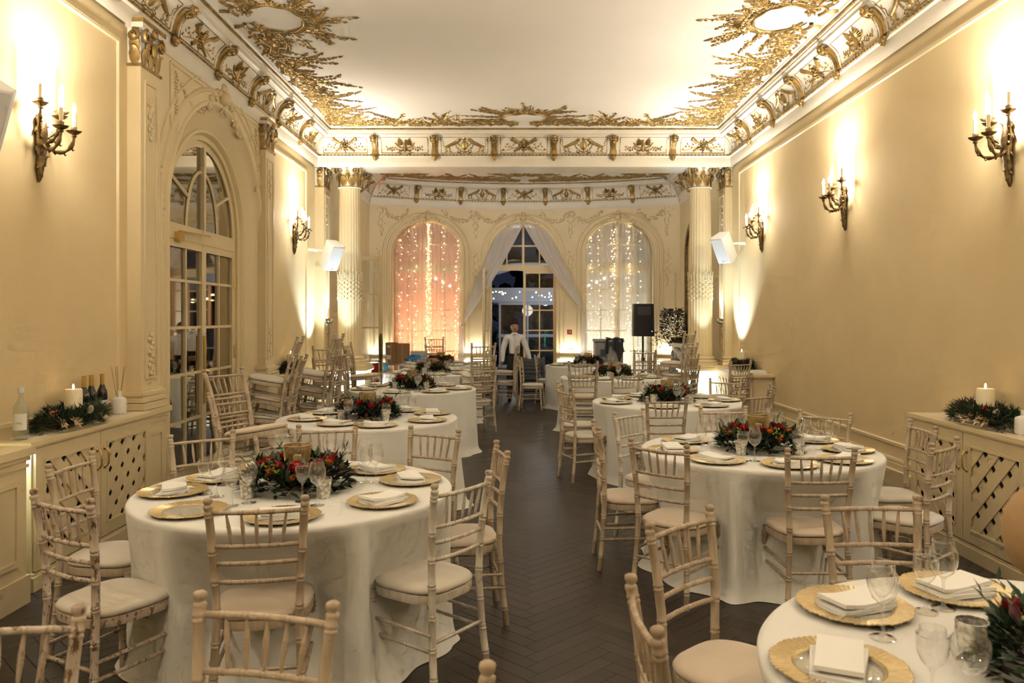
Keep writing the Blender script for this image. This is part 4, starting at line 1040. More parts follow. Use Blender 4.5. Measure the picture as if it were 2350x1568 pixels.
def chair_proto(wm, pad):
    root = empty('chiavari_chair')
    for sx in (-1, 1):
        mb = MB()
        bamboo(mb, [(sx*.182, -.222, 0), (sx*.168, -.198, .22), (sx*.158, -.186, .44), (sx*.166, -.190, .62), (sx*.176, -.206, .78), (sx*.184, -.224, .895)], .0165, (.10, .23, .38, .53, .655, .79, .965), 8)
        mb.lathe([(.0, .932), (.012, .931), (.0175, .927), (.0185, .920), (.0165, .912), (.0128, .908), (.0128, .904), (.0175, .900), (.0178, .893), (.0165, .888)][::-1], 10, (sx*.1845, -.2255, 0))
        put('back_post', mb.mesh('back_post', 50), wm, root)
        mb = MB(); bamboo(mb, [(sx*.176, .160, .405), (sx*.186, .175, .2), (sx*.196, .19, 0)], .017, (.12, .45, .72), 8)
        put('leg', mb.mesh('leg', 50), wm, root)
    def railpts(z, hw, y, bowd): return [(hw*(2*k/6 - 1), y - bowd*(1 - (2*k/6 - 1)**2), z) for k in range(7)]
    for nm, z, hw, y in (('top_rail', .873, .183, -.221), ('spindle_rail', .735, .174, -.202), ('back_rail', .665, .168, -.195), ('back_rail', .590, .163, -.189)):
        mb = MB(); bamboo(mb, railpts(z, hw, y, .018), .0092, (.17, .34, .5, .66, .83), 7); put(nm, mb.mesh(nm, 50), wm, root)
    for k in range(5):
        xt, xb = -.114 + .057*k, -.096 + .048*k; q = 1 - (xt/.19)**2
        mb = MB(); pts = [Vector((xt, -.221 - .018*q, .868)), Vector((xb, -.202 - .018*q, .738))]
        ts = (0, .12, .24, .36, .40, .44, .48, .52, .56, .60, .70, .85, 1); rr = (.0042, .0055, .0066, .0074, .0088, .0070, .0088, .0070, .0088, .0074, .0066, .0055, .0042)
        mb.tube([pts[0].lerp(pts[1], t) for t in ts], rr, 7); put('spindle', mb.mesh('spindle', 50), wm, root)
    def seatring(e, z, n=40):
        out = []
        for k in range(n):
            t = 2*math.pi*k/n; c, s_ = math.cos(t), math.sin(t); pw = .60
            y = .188*(abs(s_)**pw)*(1 if s_ > 0 else -1); x = (abs(c)**pw)*(1 if c > 0 else -1)*(.190 + .016*(y/.2))
            f = 1 + e/.2; out.append((x*f, y*f, z))
        return out
    def loft(rings, cap=True):
        n = len(rings[0]); mb = MB(); mb.add([p for r in rings for p in r], [(i*n+k, i*n+(k+1)%n, (i+1)*n+(k+1)%n, (i+1)*n+k) for i in range(len(rings)-1) for k in range(n)] + [tuple(reversed(range(n))), tuple((len(rings)-1)*n + k for k in range(n))]); return mb
    put('seat', loft([seatring(-.008, .385), seatring(.002, .388), seatring(.004, .405), seatring(.002, .422), seatring(-.004, .425)]).mesh('seat', 40), wm, root)
    put('cushion', loft([seatring(-.012, .426), seatring(.002, .431), seatring(.006, .442), seatring(-.002, .454), seatring(-.02, .461), seatring(-.06, .466), seatring(-.13, .469)]).mesh('cushion', 60), pad, root)
    st = MB
    for z, sx in ((.20, -1), (.20, 1), (.27, -1), (.27, 1)):
        mb = MB(); bamboo(mb, [(sx*.178, -.200, z), (sx*.185, .174, z + .01)], .0085, (.2, .4, .6, .8), 6); put('stretcher', mb.mesh('stretcher', 50), wm, root)
    for z, y in ((.235, -.200), (.30, .168)):
        mb = MB(); bamboo(mb, [(-.178, y, z), (.178, y, z)], .0085, (.2, .4, .6, .8), 6); put('stretcher', mb.mesh('stretcher', 50), wm, root)
    root.location = (0, 0, -50)
    return remember(root)
PROTO = [chair_proto(w, M['padpink'] if i == 0 else M['pad']) for i, w in enumerate(WOODS)]
used_proto = set(); SEATS = []
def chair(loc, face, label, group, wood_i, tilt=0.0, z=0.0):
    rz = math.atan2(face[1], face[0]) - math.pi/2; fl_ = math.hypot(*face); SEATS.append(((loc[0], loc[1]), (face[0]/fl_, face[1]/fl_)))
    if wood_i not in used_proto: used_proto.add(wood_i); c = PROTO[wood_i]
    else: c = clone(PROTO[wood_i])
    c.location = (loc[0], loc[1], z); c.rotation_euler = (tilt, 0, rz); tag(c, label, 'chair', group); return c
def chair_px(a, b, toward, label, group, wood_i, back=.225):
    """chair from the pixels of its two post tops (height 0.93), facing the side where `toward` lies"""
    A, B = P(*a, .93), P(*b, .93); m = (A + B)/2; d = (B - A); d.z = 0; d.normalize(); n = Vector((-d.y, d.x, 0))
    t = Vector((toward[0], toward[1], 0)) - Vector((m.x, m.y, 0))
    if n.dot(t) < 0: n = -n
    chair((m.x + n.x*back, m.y + n.y*back), (n.x, n.y), label, group, wood_i)
tc_ = {k: v[0] for k, v in TABLES.items()}
G1 = 'chairs around the first mirror-side table'; GR0 = 'chairs around the corner table'; GR1 = 'chairs around the second plain-wall table'; GR2 = 'chairs around the third plain-wall table'; GR3 = 'chairs in the far half of the room'
chair_px((82, 1123), (204, 1144), tc_['T1'], 'heavily worn brown-chipped chair at the wall and camera side of the first mirror-side table', G1, 3)
chair_px((115, 1064), (209, 1036), tc_['T1'], 'limewashed chair between the first mirror-side table and the lattice cabinet', G1, 1)
chair_px((482, 1145), (694.5, 1137), tc_['T1'], 'pinkish limewashed chair with its back square to camera before the first mirror-side table', G1, 0)
chair_px((1006, 1109), (1114, 1082), tc_['T1'], 'chipped white chair turned inward on the aisle corner of the first mirror-side table', G1, 2)
chair_px((1141, 1012), (1162, 1033), tc_['T1'], 'limewashed chair seen edge-on in the aisle behind the chipped white chair', G1, 0)
chair_px((947, 978), (1047, 986), tc_['T1'], 'pinkish chair facing camera on the far aisle corner of the first mirror-side table', G1, 0)
chair_px((689.5, 975), (812, 971), tc_['T1'], 'pinkish chair facing camera on the far side of the first mirror-side table', G1, 0)
chair_px((395, 998), (531, 987), tc_['T1'], 'limewashed chair in front of the mirrored door with its back to the glass', G1, 1)
G0 = 'chairs cut off by the lower picture edge'
chair_px((458, 1358), (764, 1382), (-.6, 0), 'pale limewashed chair back cut off by the lower edge before the first mirror-side table', G0, 1)
chair_px((-78, 1405), (61, 1397), (-1.4, 0), 'worn chair of which only one brown-chipped post shows in the lower corner', G0, 3)
chair((-.30, 1.45), (-1, .08), 'chair in the aisle of which only a post tip shows at the lower edge', G0, 1)
chair_px((1450.5, 1323), (1507, 1434), tc_['R0'], 'chair seen edge-on beside the corner table, wide beige cushion toward the cloth', GR0, 0)
chair_px((1495, 1198), (1626, 1160), tc_['R0'], 'pinkish chair turned toward the corner table, standing free in the aisle', GR0, 0)
chair_px((1895, 1137), (2103, 1137), tc_['R0'], 'limewashed chair facing camera on the far side of the corner table', GR0, 0)
chair_px((1454, 1006), (1570, 1020), tc_['R1'], 'limewashed chair at the camera and aisle corner of the second plain-wall table', GR1, 0)
chair_px((1809.5, 1028), (1959, 1027.5), tc_['R1'], 'limewashed chair with grey-ivory cushion, its back square to camera at the second plain-wall table', GR1, 0)
chair_px((2142, 1016), (2193, 1003), tc_['R1'], 'white-lit chair before the lattice cabinet doors by the second plain-wall table', GR1, 1)
chair_px((2088, 962), (2148, 979), tc_['R1'], 'chair with its back to the lattice cabinet, farther of the two standing there', GR1, 1)
chair_px((1841, 940), (1947, 948), tc_['R1'], 'chair facing camera against the plain wall by the second plain-wall table', GR1, 1)
chair_px((1610, 933), (1709, 932), tc_['R1'], 'pale chair facing camera on the far side of the second plain-wall table', GR1, 1)
chair_px((1361, 962.5), (1375.6, 981.6), tc_['R1'], 'chair seen edge-on in the aisle beside the second plain-wall table', GR1, 0)
chair_px((1413, 945.7), (1473.7, 937), tc_['R1'], 'brown-chipped chair between the second and third plain-wall tables on the aisle corner', GR1, 2)
chair_px((1487, 910), (1574, 909), tc_['R2'], 'limewashed chair with its back square to camera at the third plain-wall table', GR2, 0)
chair((.70, 8.02), (.94, .35), 'ivory-cushioned chair in the aisle beside the third plain-wall table', GR2, 1)
chair((.71, 8.80), (.98, -.2), 'chair on the far aisle side of the third plain-wall table, half hidden by another', GR2, 1)
chair_px((1633, 868), (1697.5, 871), tc_['R2'], 'chair facing camera on the far wall corner of the third plain-wall table', GR2, 1)
chair_px((1710, 902.8), (1767, 898.5), tc_['R2'], 'chair at the camera and wall corner of the third plain-wall table', GR2, 0)
chair_px((1764, 879.6), (1777.5, 889), tc_['R2'], 'chair seen edge-on against the plain wall by the third plain-wall table', GR2, 0)
chair_px((1409, 856), (1464, 855), tc_['R3'], 'single chair with its back square to camera at the fourth plain-wall table', GR3, 1)
chair((1.62, 15.75), (-.1, -1), 'chair behind the fifth plain-wall table next to the grey cart', GR3, 1)
chair((.28, 14.0), (1, -.15), 'single chair in the far aisle showing its ivory seat sideways', GR3, 1)
chair((.60, 15.1), (1, -.2), 'chair beside the charcoal crates at the fifth plain-wall table', GR3, 1)
chair((2.47, 13.75), (-.1, 1), 'single pale chair between the loudspeaker stand and the fireplace', GR3, 1)
ORD = ('lowest', 'second', 'third', 'topmost')
def stack(loc, face, n, phrase, group, wood_i, tilt=.10, lift=.19):
    f = Vector((face[0], face[1], 0)).normalized()
    for k in range(n):
        t = tilt*min(k, 2)*.75; off = .035*k
        nm = 'topmost' if k == n - 1 else ORD[k]
        chair((loc[0] + f.x*off, loc[1] + f.y*off), face, '%s chair of the stack %s' % (nm, phrase), group, (wood_i + (k % 2)) % 2, t, lift*k)
stack((-1.90, 5.72), (.90, -.42), 3, 'in front of the mirrored door, seats toward the aisle', 'chair stack at the mirrored door', 0, .12, .193)
stack((-2.52, 8.05), (-1, -.12), 4, 'leaning beyond the mirrored door, seats toward the wall', 'tall chair stack past the mirrored door', 0, .13, .193)
stack((-2.28, 8.95), (-1, .05), 4, 'behind the second table, seats toward the far pilaster', 'tall chair stack behind the second table', 0, .10, .19)
stack((-2.50, 10.45), (.35, -.94), 3, 'below the far sconce, facing camera', 'chair stack below the far sconce', 0, .06, .175)
stack((-2.22, 11.25), (1, -.1), 3, 'before the lit column pedestal, seats toward the aisle', 'chair stack at the lit pedestal', 0, .05, .185)
stack((-.56, 11.32), (-.45, .89), 3, 'standing in the aisle past the third mirror-side table', 'chair stack in the aisle', 1, .03, .18)
stack((-.20, 14.75), (-1, .1), 2, 'in front of the waiter', 'chair stack before the waiter', 1, .03, .18)
stack((-1.62, 15.75), (.25, -.97), 3, 'against the orange lit curtain', 'chair stack at the orange lit curtain', 1, .08, .175)
stack((.875, 10.42), (.05, 1), 2, 'with its back to camera at the fourth plain-wall table', 'chair stack at the fourth plain-wall table', 1, .02, .15)
stack((2.72, 10.10), (-.55, .83), 2, 'before the far wreath cabinet', 'chair stack at the far wreath cabinet', 0, .03, .17)
stack((2.42, 11.62), (-.80, .60), 4, 'before the fluted column near the fireplace', 'chair stack at the fluted column', 1, .03, .175)
stack((2.16, 13.55), (-.1, 1), 2, 'below the black loudspeaker', 'chair stack below the loudspeaker', 1, .03, .165)

# ---------------------------------------------------------------- the cloths, pushed in where a seat stands under the table
def cloth(seed, R, cx, cy):
    rd = random.Random(seed); seg = 220; mb = MB()
    lob = [(rd.choice((5, 7, 8, 9, 11, 13)), rd.uniform(0, 6.28), rd.uniform(.3, 1)) for _ in range(5)]
    def wave(t): return sum(a*math.sin(n*t + p + .6*math.sin(2*t + p)) for n, p, a in lob)/2.2
    def pucker(t): return max(0.0, math.sin(6*t + lob[0][1]))**3
    dents = []
    for (x, y), f in SEATS:
        fx, fy = x + f[0]*.205 - cx, y + f[1]*.205 - cy; d = math.hypot(fx, fy)
        if d < R + .12: dents.append((math.atan2(fy, fx), d))
    prof = [(0, 1), (.5, 1), (.92, 1), (.975, 1), (.993, .996), (1.0, .985), (1.004, .965)] + [(1.004, .965 - .965*k/18) for k in range(1, 19)]
    vs = []
    for i, (r, h) in enumerate(prof):
        for k in range(seg):
            t = 2*math.pi*k/seg; dr = 0.0; z = ZT*h; rr = R*r
            if h < .97:
                q = (.97 - h)/.97; w = wave(t)
                dr = .018*q + (.042*w)*q**1.1 + .022*pucker(t)*q - .004
                if q > .93: dr += .05*(q - .93)/.07*(.6 + .5*w)
                rr += dr
                for ta, d in dents:
                    a = abs((t - ta + math.pi) % (2*math.pi) - math.pi)*d
                    wa = 1 - min(1, max(0, (a - .19)/.10)); wa = wa*wa*(3 - 2*wa); wz = (1 - min(1, max(0, (z - .47)/.26)))*(1 - .7*max(0, (.38 - z)/.38))
                    lim = d + .045 - .015*q + .010*w
                    if rr > lim: rr += (lim - rr)*wa*wz
            vs.append((rr*math.cos(t), rr*math.sin(t), max(z, .003)))
    mb.add(vs, [(i*seg+k, i*seg+(k+1)%seg, (i+1)*seg+(k+1)%seg, (i+1)*seg+k) for i in range(len(prof)-1) for k in range(seg)])
    return mb.mesh('tablecloth', 70)
for n_, (k, ((x, y), R, ph, lab)) in enumerate(TABLES.items()):
    tag(put('tablecloth', cloth(11 + n_*7, R, x, y), M['cloth'], None, (x, y, 0)), lab, 'tablecloth', 'white tablecloths')

# ---------------------------------------------------------------- place settings
def ridge_plate():
    root = empty('charger_plate'); seg = 186
    prof = [(.070, .004), (.098, .0045), (.104, .009), (.112, .0135), (.163, .0185), (.1655, .0175), (.163, .0135), (.112, .0085), (.10, .0), (.07, 0)]
    mb = MB()
    vs = []
    for i, (r, z) in enumerate(prof):
        for k in range(seg):
            t = 2*math.pi*k/seg; w = 0.0
            if .109 < r < .17: w = .0013*(1 if k % 3 == 0 else (-.6 if k % 3 == 1 else .2)); 
            rr = r + (.0016*math.sin(12*t) + .0012*math.sin(31*t) if r > .16 else 0)
            vs.append((rr*math.cos(t), rr*math.sin(t), z + w))
    mb.add(vs, [(i*seg+k, i*seg+(k+1)%seg, (i+1)*seg+(k+1)%seg, (i+1)*seg+k) for i in range(2, 8) for k in range(seg)])
    put('gold_rim', mb.mesh('gold_rim', 20), M['rimgold'], root)
    mb = MB().lathe([(0, .0035), (.07, .004), (.098, .0045), (.1045, .0095), (.107, .009), (.101, .001), (0, .001)], 48)
    put('clear_well', mb.mesh('clear_well', 40), M['wellglass'], root)
    root.location = (0, 0, -60); return remember(root)
M['rimgold'] = mat('gold_glass_rim', (0.55, 0.42, 0.20), 0.30, 0.6, var=.15, scale=60, coat=.5)
M['wellglass'] = glassy('plate_glass', (0.93, 0.91, 0.84), 1.2, .05, .06, .22)
PLATE = ridge_plate()
def napkin_me(seed, tri=False):
    rd = random.Random(seed); mb = MB()
    for k in range(3):
        w, d = .105 - .004*k, .062 - .003*k; a = rd.uniform(-.07, .07) + (.16*k if tri else 0); z = .0105*k; nx, ny = 8, 5; ox, oy = rd.uniform(-.008, .008), rd.uniform(-.006, .006)
        def pt(u, v, top):
            x, y = u*w, v*d
            if tri and v > 0: x *= 1 - .45*v
            zz = z + (.0112 if top else 0) + .0035*math.sin(u*2 + seed + k)*(1 if top else .6) + .006*(u*u)*(1 if k == 2 else 0)
            e = .0035 if not top else 0.0
            return (math.cos(a)*x - math.sin(a)*y + ox, math.sin(a)*x + math.cos(a)*y + oy, max(0, zz))
        vs = [pt(-1 + 2*i/nx, -1 + 2*j/ny, True) for j in range(ny + 1) for i in range(nx + 1)] + [pt((-1 + 2*i/nx)*1.02, (-1 + 2*j/ny)*1.02, False) for j in range(ny + 1) for i in range(nx + 1)]
        o_ = (nx+1)*(ny+1); fs = [(j*(nx+1)+i, j*(nx+1)+i+1, (j+1)*(nx+1)+i+1, (j+1)*(nx+1)+i) for j in range(ny) for i in range(nx)]
        fs += [tuple(o_ + q for q in reversed(f)) for f in fs]
        rim = [(i, 0) for i in range(nx)] + [(nx, j) for j in range(ny)] + [(nx - i, ny) for i in range(nx)] + [(0, ny - j) for j in range(ny)]
        ids = [j*(nx+1)+i for i, j in rim]
        fs += [(ids[q], o_ + ids[q], o_ + ids[(q+1) % len(ids)], ids[(q+1) % len(ids)]) for q in range(len(ids))]
        mb.add(vs, [tuple(reversed(f)) if False else f for f in fs])
    me = mb.mesh('napkin', 50); me.materials.append(M['napkin']); return me
NAP = [napkin_me(1), napkin_me(2), napkin_me(5, True), napkin_me(9)]
def glass_proto(h, rb, rmax, rim, stem):
    root = empty('wine_glass'); f = stem
    bowl = [(.004, f), (.012, f + .004), (rb, f + .02), (rmax*.93, f + .04), (rmax, f + .058), (rmax*.97, f + .08), (rim*1.04, h - .02), (rim, h), (rim - .0014, h + .0004), (rim - .0022, h - .001)]
    put('bowl', MB().lathe(bowl, 20).mesh('bowl', 70), M['glass'], root)
    put('stem', MB().lathe([(.0, .0), (.034, .0005), (.0345, .002), (.02, .0045), (.008, .010), (.0045, .022), (.0036, f*.6), (.0045, f - .008), (.009, f + .002)], 16).mesh('stem', 70), M['glass'], root)
    root.location = (0, 0, -61); return remember(root)
GLS = [glass_proto(.205, .03, .041, .031, .092), glass_proto(.180, .025, .0355, .028, .085)]
gl_used = set()
def wine(i, x, y, z, label, group):
    c = clone(GLS[i]) if i in gl_used else GLS[i]; gl_used.add(i); c.location = (x, y, z); c.rotation_euler = (0, 0, random.Random(int(x*999 + y*77)).uniform(0, 6))
    tag(c, label, 'wine glass', group)
pl_used = []
def plate(x, y, z, label, group, rz):
    c = clone(PLATE) if pl_used else PLATE; pl_used.append(1); c.location = (x, y, z); c.rotation_euler = (0, 0, rz); tag(c, label, 'plate', group)
SIDES = {0: 'aisle side', 45: 'far aisle corner', 90: 'far side', 135: 'far wall corner', 180: 'wall side', 225: 'camera-wall corner', 270: 'camera side', 315: 'camera-aisle corner'}
def side_name(key, ang):                     # ang in degrees about the table; mirrored on the plain-wall side
    a = ang % 360
    if key[0] == 'R': a = (180 - a) % 360
    a = int(round(a/45.0)) % 8 * 45
    return SIDES[a]
# plates by pixel where the photograph shows them well, else evenly round the cloth
PLATES = {'T1': [(400, 1127), (427, 1173), (647, 1186), (878, 1150), (942, 1102), (864, 1078), (499, 1097), (600, 1062)],
 'R0': [(1911, 1377), (2165, 1337), (1925, 1530), None],
 'R1': [(1573, 1011), (1545, 1032), (1640, 1058), (1818, 1069), (1953, 1058), (1946, 1032), (1870, 1010), (1720, 1003)],
 'T2': [(705, 962), (858, 976), (985, 965), (987, 948), (745, 947), (780, 973), (860, 942), (935, 942)],
 'R2': [(1416, 914), (1414, 924), (1521, 936), (1633, 931), (1660, 918), (1640, 908), (1470, 908), (1560, 907)],
 'T3': [(860, 885), (835, 893), (903, 902), (1003, 899), (1053, 892), (1024, 884), (905, 880), (970, 880)]}
EVEN = {'T4': (14, 8), 'T5': (5, 6), 'R3': (22, 8), 'R4': (10, 6)}
NO_NAP = {('T1', 1)}
GLASSES = {'T1': [(471, 1135, 1), (497, 1141, 0), (513, 1114, 0), (541, 1117, 1), (531, 1162, 1), (571, 1155, 0), (694, 1152, 1), (728, 1161, 0), (789, 1083, 1), (757, 1072, 0), (840, 1108, 1), (862, 1108, 0), (838, 1090, 0), (628, 1062, 0), (650, 1058, 1)],
 'R0': [(2023, 1441, 1), (2026, 1466, 0), (2125, 1406, 1), (2165, 1398, 0), (2140, 1625, 1), (2228, 1648, 0)],
 'R1': [(1609, 1041, 1), (1631, 1044, 0), (1613, 1022, 0), (1640, 1026, 1), (1705, 1059, 1), (1732, 1059, 0), (1831, 1057, 1), (1841, 1037, 0), (1869, 1033, 1), (1900, 1037, 0), (1838, 1020, 1), (1670, 1004, 0), (1764, 1000, 0), (1788, 1002, 1)],
 'T2': [(736, 967, 1), (752, 955, 0), (800, 973, 0), (886, 978, 1), (928, 952, 0), (945, 962, 1), (935, 944, 1), (865, 948, 0)],
 'R2': [(1447, 918, 1), (1461, 920, 0), (1477, 927, 0), (1553, 931, 0), (1563, 929, 1), (1608, 918, 0), (1616, 924, 1), (1525, 909, 0)]}
def unique_sides(key, pts, cx, cy):
    cnt = {}; out = {}
    for i, (x, y) in enumerate(pts): cnt.setdefault(side_name(key, math.degrees(math.atan2(y - cy, x - cx))), []).append(i)
    ordn = {2: ('closer', 'farther'), 3: ('closest to camera', 'middle', 'farthest from camera')}
    for s_, ids in cnt.items():
        ids.sort(key=lambda i: pts[i][1])
        for q, i in enumerate(ids): out[i] = s_ if len(ids) == 1 else s_ + ', ' + (ordn[len(ids)][q] if len(ids) in ordn else 'number %d from camera' % (q + 1))
    return out
for key, ((cx, cy), R, ph, lab) in TABLES.items():
    if key in GLASSES:
        for ty in (0, 1):
            pts = []
            for px, py, t_ in GLASSES[key]:
                if t_ == ty:
                    p = P(px, py, ZT); v = Vector((p.x - cx, p.y - cy)); v = v.normalized()*max(.27, min(v.length, R - .06)); pts.append((cx + v.x, cy + v.y))
            nm_ = unique_sides(key, pts, cx, cy)
            for i, (x, y) in enumerate(pts): wine(ty, x, y, ZT + .001, '%s stemmed wine glass, %s, on the %s' % (('large', 'small')[ty], nm_[i], ph), 'glasses on the %s' % ph)
    spots = []
    if key in PLATES:
        for s_ in PLATES[key]:
            if s_ is None: continue
            p = P(s_[0], s_[1], ZT + .01); v = Vector((p.x - cx, p.y - cy)); l = v.length; lim = R - .20
            v = v.normalized()*min(max(l, R - .30), lim + .02); spots.append((cx + v.x, cy + v.y, math.atan2(v.y, v.x)))
        if key == 'R0':
            for a in (-60, 250): t = math.radians(a); spots.append((cx + .6*math.cos(t), cy + .6*math.sin(t), t))
    else:
        ph0, n = EVEN[key]
        for k in range(n): t = math.radians(ph0) + 2*math.pi*k/n; spots.append((cx + (R - .21)*math.cos(t), cy + (R - .21)*math.sin(t), t))
    # keep the plates apart
    for it in range(30):
        for i in range(len(spots)):
            for j in range(i):
                d = Vector((spots[i][0] - spots[j][0], spots[i][1] - spots[j][1]))
                if d.length < .345:
                    d = (d.normalized() if d.length > 1e-4 else Vector((1, 0)))*(.348 - d.length)/2
                    for q, sg in ((i, 1), (j, -1)):
                        v = Vector((spots[q][0] + sg*d.x - cx, spots[q][1] + sg*d.y - cy)); v = v.normalized()*min(v.length, R - .175); spots[q] = (cx + v.x, cy + v.y, math.atan2(v.y, v.x))
    order = sorted(range(len(spots)), key=lambda i: spots[i][2] % (2*math.pi)); names = {}
    cnt = {}
    for i in order:
        s_ = side_name(key, math.degrees(spots[i][2])); cnt.setdefault(s_, []).append(i)
    for s_, ids in cnt.items():
        if len(ids) == 1: names[ids[0]] = s_
        else:
            ids.sort(key=lambda i: spots[i][1])
            for q, i in enumerate(ids): names[i] = s_ + (', closer to camera' if q == 0 else ', farther from camera' if q == len(ids) - 1 else ', middle')
    for i, (x, y, t) in enumerate(spots):
        rd = random.Random(i*13 + int(cx*100)); nmx = names[i]
        plate(x, y, ZT, 'gold-rimmed glass charger plate, %s of the %s' % (nmx, ph), 'charger plates on the %s' % ph, t)
        if (key, i) not in NO_NAP:
            tag(put('napkin', NAP[(i + len(key) + int(cy)) % 4], None, None, (x, y, ZT + .005), (0, 0, t + math.pi/2 + rd.uniform(-.35, .35))), 'folded white napkin, %s of the %s' % (nmx, ph), 'napkin', 'napkins on the %s' % ph)
        # two glasses to the right of and inside the plate
        r_in = math.hypot(x - cx, y - cy) - .20; dt = .33
        nd = -1
        g1 = (cx + r_in*math.cos(t + nd*dt*.9), cy + r_in*math.sin(t + nd*dt*.9)); g2 = (cx + (r_in + .075)*math.cos(t + nd*(dt + .02)), cy + (r_in + .075)*math.sin(t + nd*(dt + .10)))
        if key in GLASSES or (key in ('T5', 'R3', 'R4') and i % 2): continue
        wine(0, g1[0], g1[1], ZT + .001, 'large stemmed wine glass, %s of the %s' % (nmx, ph), 'glasses on the %s' % ph)
        wine(1, g2[0] + .0, g2[1], ZT + .001, 'small stemmed wine glass, %s of the %s' % (nmx, ph), 'glasses on the %s' % ph)

# ---------------------------------------------------------------- floral centrepieces
M['leaf1'] = mat('dark_green_leaf', (0.018, 0.042, 0.016), 0.5, var=.5, scale=25)
M['leaf2'] = mat('grey_green_leaf', (0.085, 0.12, 0.075), 0.55, var=.4, scale=25)
M['leaf3'] = mat('burgundy_leaf', (0.075, 0.014, 0.016), 0.5, var=.4, scale=25)
M['rose'] = mat('red_petal', (0.36, 0.006, 0.010), 0.55, var=.2, scale=30)
M['orange'] = mat('orange_petal', (0.62, 0.20, 0.02), 0.55, var=.25, scale=30)
M['thistle'] = mat('blue_thistle', (0.10, 0.13, 0.17), 0.6)
M['bud'] = mat('green_bud', (0.16, 0.25, 0.04), 0.5, var=.3, scale=30)
def leaf_at(mb, c, d, ln, w, up):
    d = d.normalized(); s_ = d.cross(up); s_ = s_.normalized() if s_.length > 1e-5 else Vector((1, 0, 0)); u = s_.cross(d)
    mb.add([c, c + d*ln*.45 + s_*w*.5 + u*ln*.04, c + d*ln - u*ln*.10, c + d*ln*.45 - s_*w*.5 + u*ln*.04, c + d*ln*.5 - u*ln*.03], [(0, 1, 4), (1, 2, 4), (4, 2, 3), (0, 4, 3)])
def wreath_mesh(seed, rin, rout, h, n, ln=.055, needles=False):
    rd = random.Random(seed); mb = MB()
    for k in range(n):
        t = rd.uniform(0, 2*math.pi); q = rd.uniform(0, math.pi); rm = (rin + rout)/2; rr = (rout - rin)/2
        f = rd.uniform(.55, 1.0); c = Vector(((rm - rr*math.cos(q)*f)*math.cos(t), (rm - rr*math.cos(q)*f)*math.sin(t), .012 + h*math.sin(q)*f*rd.uniform(.7, 1)))
        out = Vector((-math.cos(q)*math.cos(t), -math.cos(q)*math.sin(t), math.sin(q)*.8 + .1)) + Vector((rd.uniform(-.8, .8), rd.uniform(-.8, .8), rd.uniform(-.4, .5)))
        mb.mi = rd.choices((0, 1, 2), (.62, .25, .13))[0]
        if needles:
            mb.mi = 0 if rd.random() < .85 else 1
            for j in range(5): leaf_at(mb, c, out.normalized() + Vector((rd.uniform(-.6, .6), rd.uniform(-.6, .6), rd.uniform(-.4, .5))), ln*rd.uniform(.8, 1.5), .006, Vector((0, 0, 1)))
        else: leaf_at(mb, c, out, ln*rd.uniform(.6, 1.35), ln*rd.uniform(.32, .62), Vector((rd.uniform(-.3, .3), rd.uniform(-.3, .3), 1)))
    for j in range(0 if needles else 9):                      # tall sprigs
        t = rd.uniform(0, 6.28); c = Vector((rout*.75*math.cos(t), rout*.75*math.sin(t), h*.6)); d = Vector((math.cos(t)*.8, math.sin(t)*.8, rd.uniform(.4, 1.4)))
        mb.mi = rd.choice((0, 1, 1))
        for i in range(9): leaf_at(mb, c + d*.011*i, d + Vector((rd.uniform(-1, 1), rd.uniform(-1, 1), rd.uniform(-.5, 1))), .045, .012, Vector((0, 0, 1)))
    return mb.mesh('foliage', smooth=False)
def rose_me(r, layers, name, rd):
    mb = MB(); mb.ball((0, 0, r*.35), (r*.55, r*.55, r*.55), 8, 5)
    for L_ in range(layers):
        n = 4 + L_; rr = r*(.35 + .65*(L_ + 1)/layers); tilt = .25 + .5*L_/layers
        for k in range(n):
            t = 2*math.pi*(k + .5*(L_ % 2))/n; vs = []
            for i in range(4):
                for j in range(5):
                    a = t + (j - 2)*(2.6/n)/2*.9; q = i/3; rad = rr*(.35 + .65*q**.7)*(1 - .10*abs(j - 2)/2*q); z = r*(.05 + (1.0 - .55*L_/layers)*q - .22*tilt*q**4)
                    vs.append((rad*math.cos(a), rad*math.sin(a), z))
            mb.add(vs, [(i*5+j, i*5+j+1, (i+1)*5+j+1, (i+1)*5+j) for i in range(3) for j in range(4)])
    return mb.mesh(name, 70)
rd = random.Random(5)
ROSE = rose_me(.044, 4, 'rose', rd); ROSE.materials.append(M['rose']); ORA = rose_me(.033, 5, 'ranunculus', rd); ORA.materials.append(M['orange'])
th = MB(); th.ball((0, 0, .018), (.011, .011, .016), 8, 5)
for k in range(14): t = 2*math.pi*k/14; th.tube([(.006*math.cos(t), .006*math.sin(t), .008), (.030*math.cos(t), .030*math.sin(t), .012 + .006*math.sin(k*3))], [.0028, .0004], 4)
THI = th.mesh('thistle', 60); THI.materials.append(M['thistle'])
bd = MB()
for k in range(7): bd.ball((rd.uniform(-.02, .02), rd.uniform(-.02, .02), rd.uniform(0, .02)), .0075, 6, 4)
BUD = bd.mesh('bud_cluster', 60); BUD.materials.append(M['bud'])
WR = []
for sd in (2, 7):
    me = wreath_mesh(sd, .065, .262, .135, 1900, .058); [me.materials.append(M[q]) for q in ('leaf1', 'leaf2', 'leaf3')]; WR.append(me)
